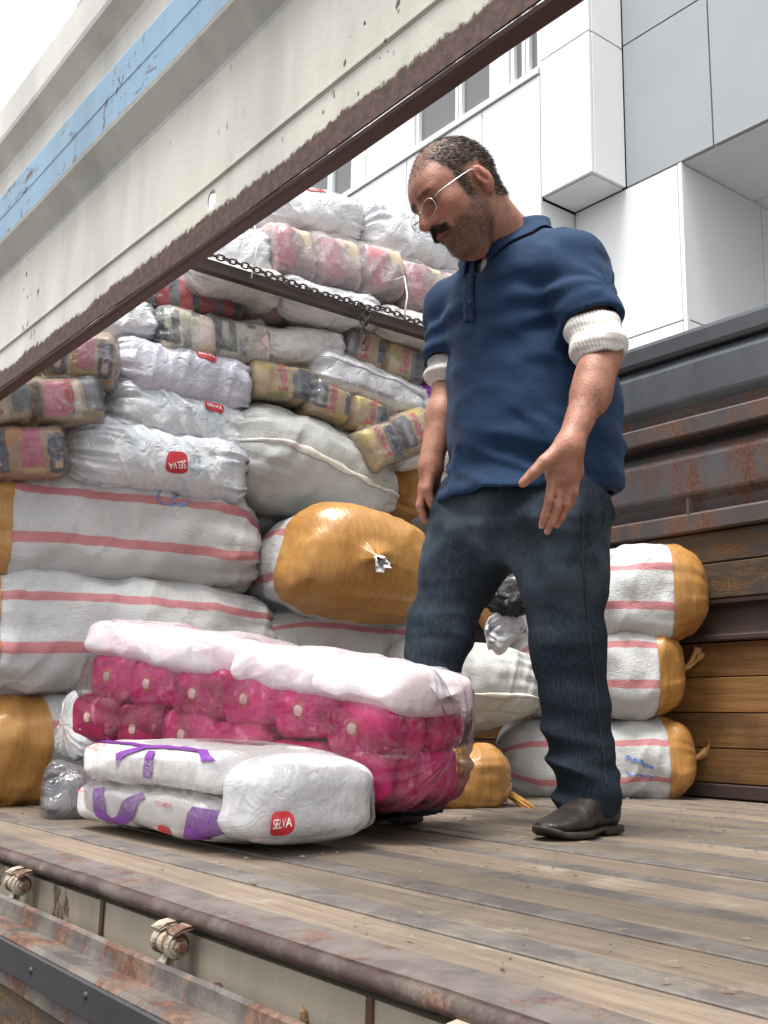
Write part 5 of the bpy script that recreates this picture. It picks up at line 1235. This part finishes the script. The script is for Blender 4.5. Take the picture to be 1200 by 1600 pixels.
seam('jeans_seam', Vj, [(918, 800), (915, 850), (918, 920), (928, 1010), (938, 1100), (948, 1180), (952, 1225)], .0022, MAT['denim_thread'], 60)
seam('pocket_edge', Vj, [(945, 792), (950, 815), (938, 838), (926, 850)], .002, MAT['denim_thread'], 20)
# placket: raised double strip down the chest
def strip_px(nm, Vm, pxs, w_, mat, off=.004, n=30):
    pxs = np.array(pxs, float); t = np.linspace(0, len(pxs)-1, n); i = np.minimum(t.astype(int), len(pxs)-2); f = (t-i)[:, None]; pp = pxs[i]*(1-f)+pxs[i+1]*f
    T = np.gradient(pp, axis=0); T /= np.linalg.norm(T, axis=1)[:, None]; Nn = np.stack([-T[:, 1], T[:, 0]], 1); rows = []
    for s_ in (-1, -.33, .33, 1):
        P = []
        for a in pp+Nn*w_*s_/2:
            r_ = proj_pts(Vm, None, [a], off); P.append(r_[0] if len(r_) else P[-1])
        P = np.array(P); P[1:-1] = P[:-2]*.3+P[1:-1]*.4+P[2:]*.3; rows.append(P)
    Vv = np.stack(rows, 1).reshape(-1, 3); o = child(nm, Vv, [(a*4+b, a*4+b+1, (a+1)*4+b+1, (a+1)*4+b) for a in range(n-1) for b in range(3)], mat, man); thicken(o, .002, 0); return o
strip_px('placket', Vs, [(728, 425), (726, 455), (728, 500)], 17, MAT['polo'], .005)
for (x_, y_) in ((727, 441), (728, 474)):
    P_ = proj_pts(Vs, None, [(x_, y_)], .008)
    if len(P_):
        V_, F_ = tube_geo([P_[0], P_[0]+(CAM-P_[0])/np.linalg.norm(CAM-P_[0])*.003], .0055, 14); child('button', V_, F_, MAT['button'], man)
# collar: folded band around the neck
def collar():
    n = 60; c0 = neckB+arr(0, -.005, 0); rows = []
    for i in range(n):
        t = i/(n-1); a = math.radians(-162+324*t)                     # 0 = back of the neck (+Y)
        fr_ = abs(2*t-1); s, c = math.sin(a), math.cos(a)
        rad = arr(s*.092, c*.092, 0); hgt = .086-.105*fr_**1.7; fwd = -.042*fr_**2
        base = c0+rad*1.0+arr(0, fwd, hgt-.050); top = c0+rad*1.0+arr(0, fwd*.9-.004, hgt); out = c0+rad*(1.20+.10*fr_)+arr(0, fwd*1.2, hgt-.008)
        tip = c0+rad*(1.38+.26*fr_**2)+arr(0, fwd*1.6-.028*fr_**4, hgt-.055-.018*fr_**3)
        rows.append([base, top, (top+out)/2+arr(0, 0, .004), out, (out+tip)/2, tip])
    P = np.array(rows); Q = P[:, 1:].reshape(-1, 3)
    for _ in range(5):
        d = shirt_raw(Q); g = np.stack([shirt_raw(Q+.004*np.eye(3)[k])-d for k in range(3)], 1); g /= np.linalg.norm(g, axis=1)[:, None]+1e-9
        tg = np.tile(arr(.008, .012, .016, .012, .006), n); two = np.tile(np.array([0, 0, 1, 1, 1], bool), n); mv = np.where(two, np.clip(tg-d, -.03, .03), np.maximum(tg-d, 0)); Q = Q+g*mv[:, None]
    P[:, 1:] = Q.reshape(n, 5, 3); P[:, 1] += arr(0, 0, .006); P[:, 2] += arr(0, 0, .006)
    F_ = [(i*6+k, i*6+k+1, (i+1)*6+k+1, (i+1)*6+k) for i in range(n-1) for k in range(5)]
    o = child('collar', P.reshape(-1, 3), F_, MAT['polo'], man); thicken(o, .004, 0)
    md = o.modifiers.new('s', 'SUBSURF'); md.levels = md.render_levels = 1
collar()
# rolled cream knit cuffs under the polo sleeves
def cuff(c, ax, r, ln, nm, seed):
    ax = ax/np.linalg.norm(ax); a = np.cross(ax, arr(0, 0, 1)); 
    if np.linalg.norm(a) < .1: a = np.cross(ax, arr(1, 0, 0))
    a /= np.linalg.norm(a); b = np.cross(ax, a); prof = []
    for i in range(22):
        t = i/21; w_ = ln*(t-.5); bul = r+.013*math.sin(math.pi*min(1, max(0, t*1.15)))+.006*math.sin(t*9+seed); prof.append((w_, bul))
    prof += [(ln*.49, r-.006), (ln*.40, r-.016)]
    th = np.linspace(0, 2*np.pi, 140, endpoint=False); V_ = []; F_ = []
    for i, (w_, rr_) in enumerate(prof):
        f = rr_+.0013*np.cos(th*46)+.006*vnoise(np.stack([np.cos(th)*1.6, np.sin(th)*1.6, 0*th+w_*18], 1), seed); wv = w_+.012*vnoise(np.stack([np.cos(th)*1.2, np.sin(th)*1.2, 0*th], 1), seed+3)
        V_.append(c+wv[:, None]*ax+f[:, None]*(np.cos(th)[:, None]*a+np.sin(th)[:, None]*b))
    V_ = np.concatenate(V_)
    for i in range(len(prof)-1):
        for k in range(140): q_ = (k+1) % 140; F_.append((i*140+k, i*140+q_, (i+1)*140+q_, (i+1)*140+k))
    child(nm, V_, F_, MAT['knit'], man)
aL = elL-shL; aR = elR-shR
cuff(shL+aL*.83+arr(0, 0, 0), aL, .060, .115, 'rolled_cuff', 1); cuff(shR+aR*.92, aR, .060, .075, 'rolled_cuff', 2)
# shoes
def shoe(heel, toe, zf=0.):
    heel = np.array(heel); toe = np.array(toe); L = np.linalg.norm(toe-heel); f = (toe-heel)/L; s = np.cross(arr(0, 0, 1), f)
    B = np.stack([f, s, arr(0, 0, 1)])
    def fn(p):
        q = (p-heel)@B.T; x = q[:, 0]/L
        wv = np.interp(x, [0, .12, .35, .62, .8, .93, 1.0], [.026, .034, .036, .047, .043, .030, .012])*1.08; hv = np.interp(x, [0, .15, .38, .6, .8, .95, 1.0], [.105, .112, .098, .064, .047, .038, .036])
        zb = np.interp(x, [0, .28, .34, .6, .85, 1], [.012, .012, .014, .010, .012, .026])
        zc = (hv+zb)/2; d = ((np.abs(q[:, 1]/wv)**2.6+np.abs((q[:, 2]-zc)/((hv-zb)/2))**2.4)**.4-1)*np.minimum(wv, (hv-zb)/2)
        d = smax(d, np.maximum(-q[:, 0]-.004, q[:, 0]-L), .02)
        return d-.0015*ridge(q*[60, 20, 40], 91)*np.exp(-((x-.55)/.14)**2)
    def sole(p):
        q = (p-heel)@B.T; x = q[:, 0]/L; wv = np.interp(x, [0, .12, .35, .62, .8, .93, 1.02], [.028, .037, .035, .050, .047, .034, .016])*1.1
        zt = np.interp(x, [0, .3, .36, .6, .85, 1.02], [.020, .020, .018, .016, .018, .034]); zb = np.interp(x, [0, .27, .30, .6, .85, 1.02], [0, 0, .010, .001, .004, .022])
        return smax(smax(np.abs(q[:, 1])-wv, np.maximum(q[:, 2]-zt, zb-q[:, 2]), .004), np.maximum(-q[:, 0]-.008, q[:, 0]-L-.006), .008)
    lo = np.minimum(heel, toe)-.08; hi = np.maximum(heel, toe)+.09; lo[2] = -.012; hi[2] = .15
    Va, Fa = mesh_sdf(fn, lo, hi, .0045, 5); so = sdf_part('shoe', smooth_mesh(Va, Fa, 2), Fa, MAT['leather'])
    Vb, Fb = mesh_sdf(sole, lo, hi, .0045, 5); Vb = smooth_mesh(Vb, Fb, 1); l_ = link('sole', big_mesh('sole', Vb, Fb, org), MAT['sole'], so)
hl = at(958, 1300, Z=.002); tl_ = at(836, 1314, Z=.002); shoe(hl, hl+(tl_-hl)/np.linalg.norm(tl_-hl)*.30)
hr2 = at(648, 1284, Z=.002); tr_ = hr2+arr(.0, -.30, 0)*.97; shoe(hr2, tr_)
# glasses
MAT['wire'] = simple('glasses_metal', (.55, .54, .52), .25, .9, bump=.02)
m = M('glasses_lens'); tr = m.n('BsdfTransparent', Color=(.86, .88, .87)); gl = m.n('BsdfGlossy', Roughness=.05); mx = m.n('MixShader'); fr = m.n('Fresnel', IOR=1.5); m.s(mx, 0, m.math('ADD', m.math('MULTIPLY', fr, .9), .08)); m.s(mx, 1, tr); m.s(mx, 2, gl); MAT['lens'] = m.end(mx)
gsl = empty('glasses', (0, 0, 0)); gsl.parent = man; gsl.location = Vector(hw(.1, 0, -.004))-man.location
def gw(f, l, u): return hw(f, l, u)
for s in (-1, 1):
    t = np.linspace(0, 2*np.pi, 40, endpoint=False); lw, lh = .0265, .0165
    P = [gw(.1085-.10*abs(.034*s+lw*np.sign(np.cos(a))*abs(np.cos(a))**.75)**1.25, s*.034+lw*np.sign(np.cos(a))*abs(np.cos(a))**.75, -.010+lh*np.sign(np.sin(a))*abs(np.sin(a))**.75) for a in t]
    Vg, Fg = tube_geo(P, .0014, 6, True); child('rim', Vg, Fg, MAT['wire'], gsl)
    c = np.mean(P, 0); child('lens', [c]+P, [(0, 1+k, 1+(k+1) % 40) for k in range(40)], MAT['lens'], gsl)
    Vg, Fg = tube_geo([gw(.098, s*.062, -.002), gw(.088, s*.072, .000), gw(.04, s*.0785, .004), gw(-.002, s*.0815, .006), gw(-.022, s*.083, -.002), gw(-.036, s*.082, -.018)], [.0022, .0024, .0018, .0016, .0018, .0018], 6); child('temple', Vg, Fg, MAT['wire'], gsl)
Vg, Fg = tube_geo([gw(.106, -.008, -.006), gw(.113, -.004, -.002), gw(.114, 0, -.001), gw(.113, .004, -.002), gw(.106, .008, -.006)], .0014, 6); child('bridge', Vg, Fg, MAT['wire'], gsl)
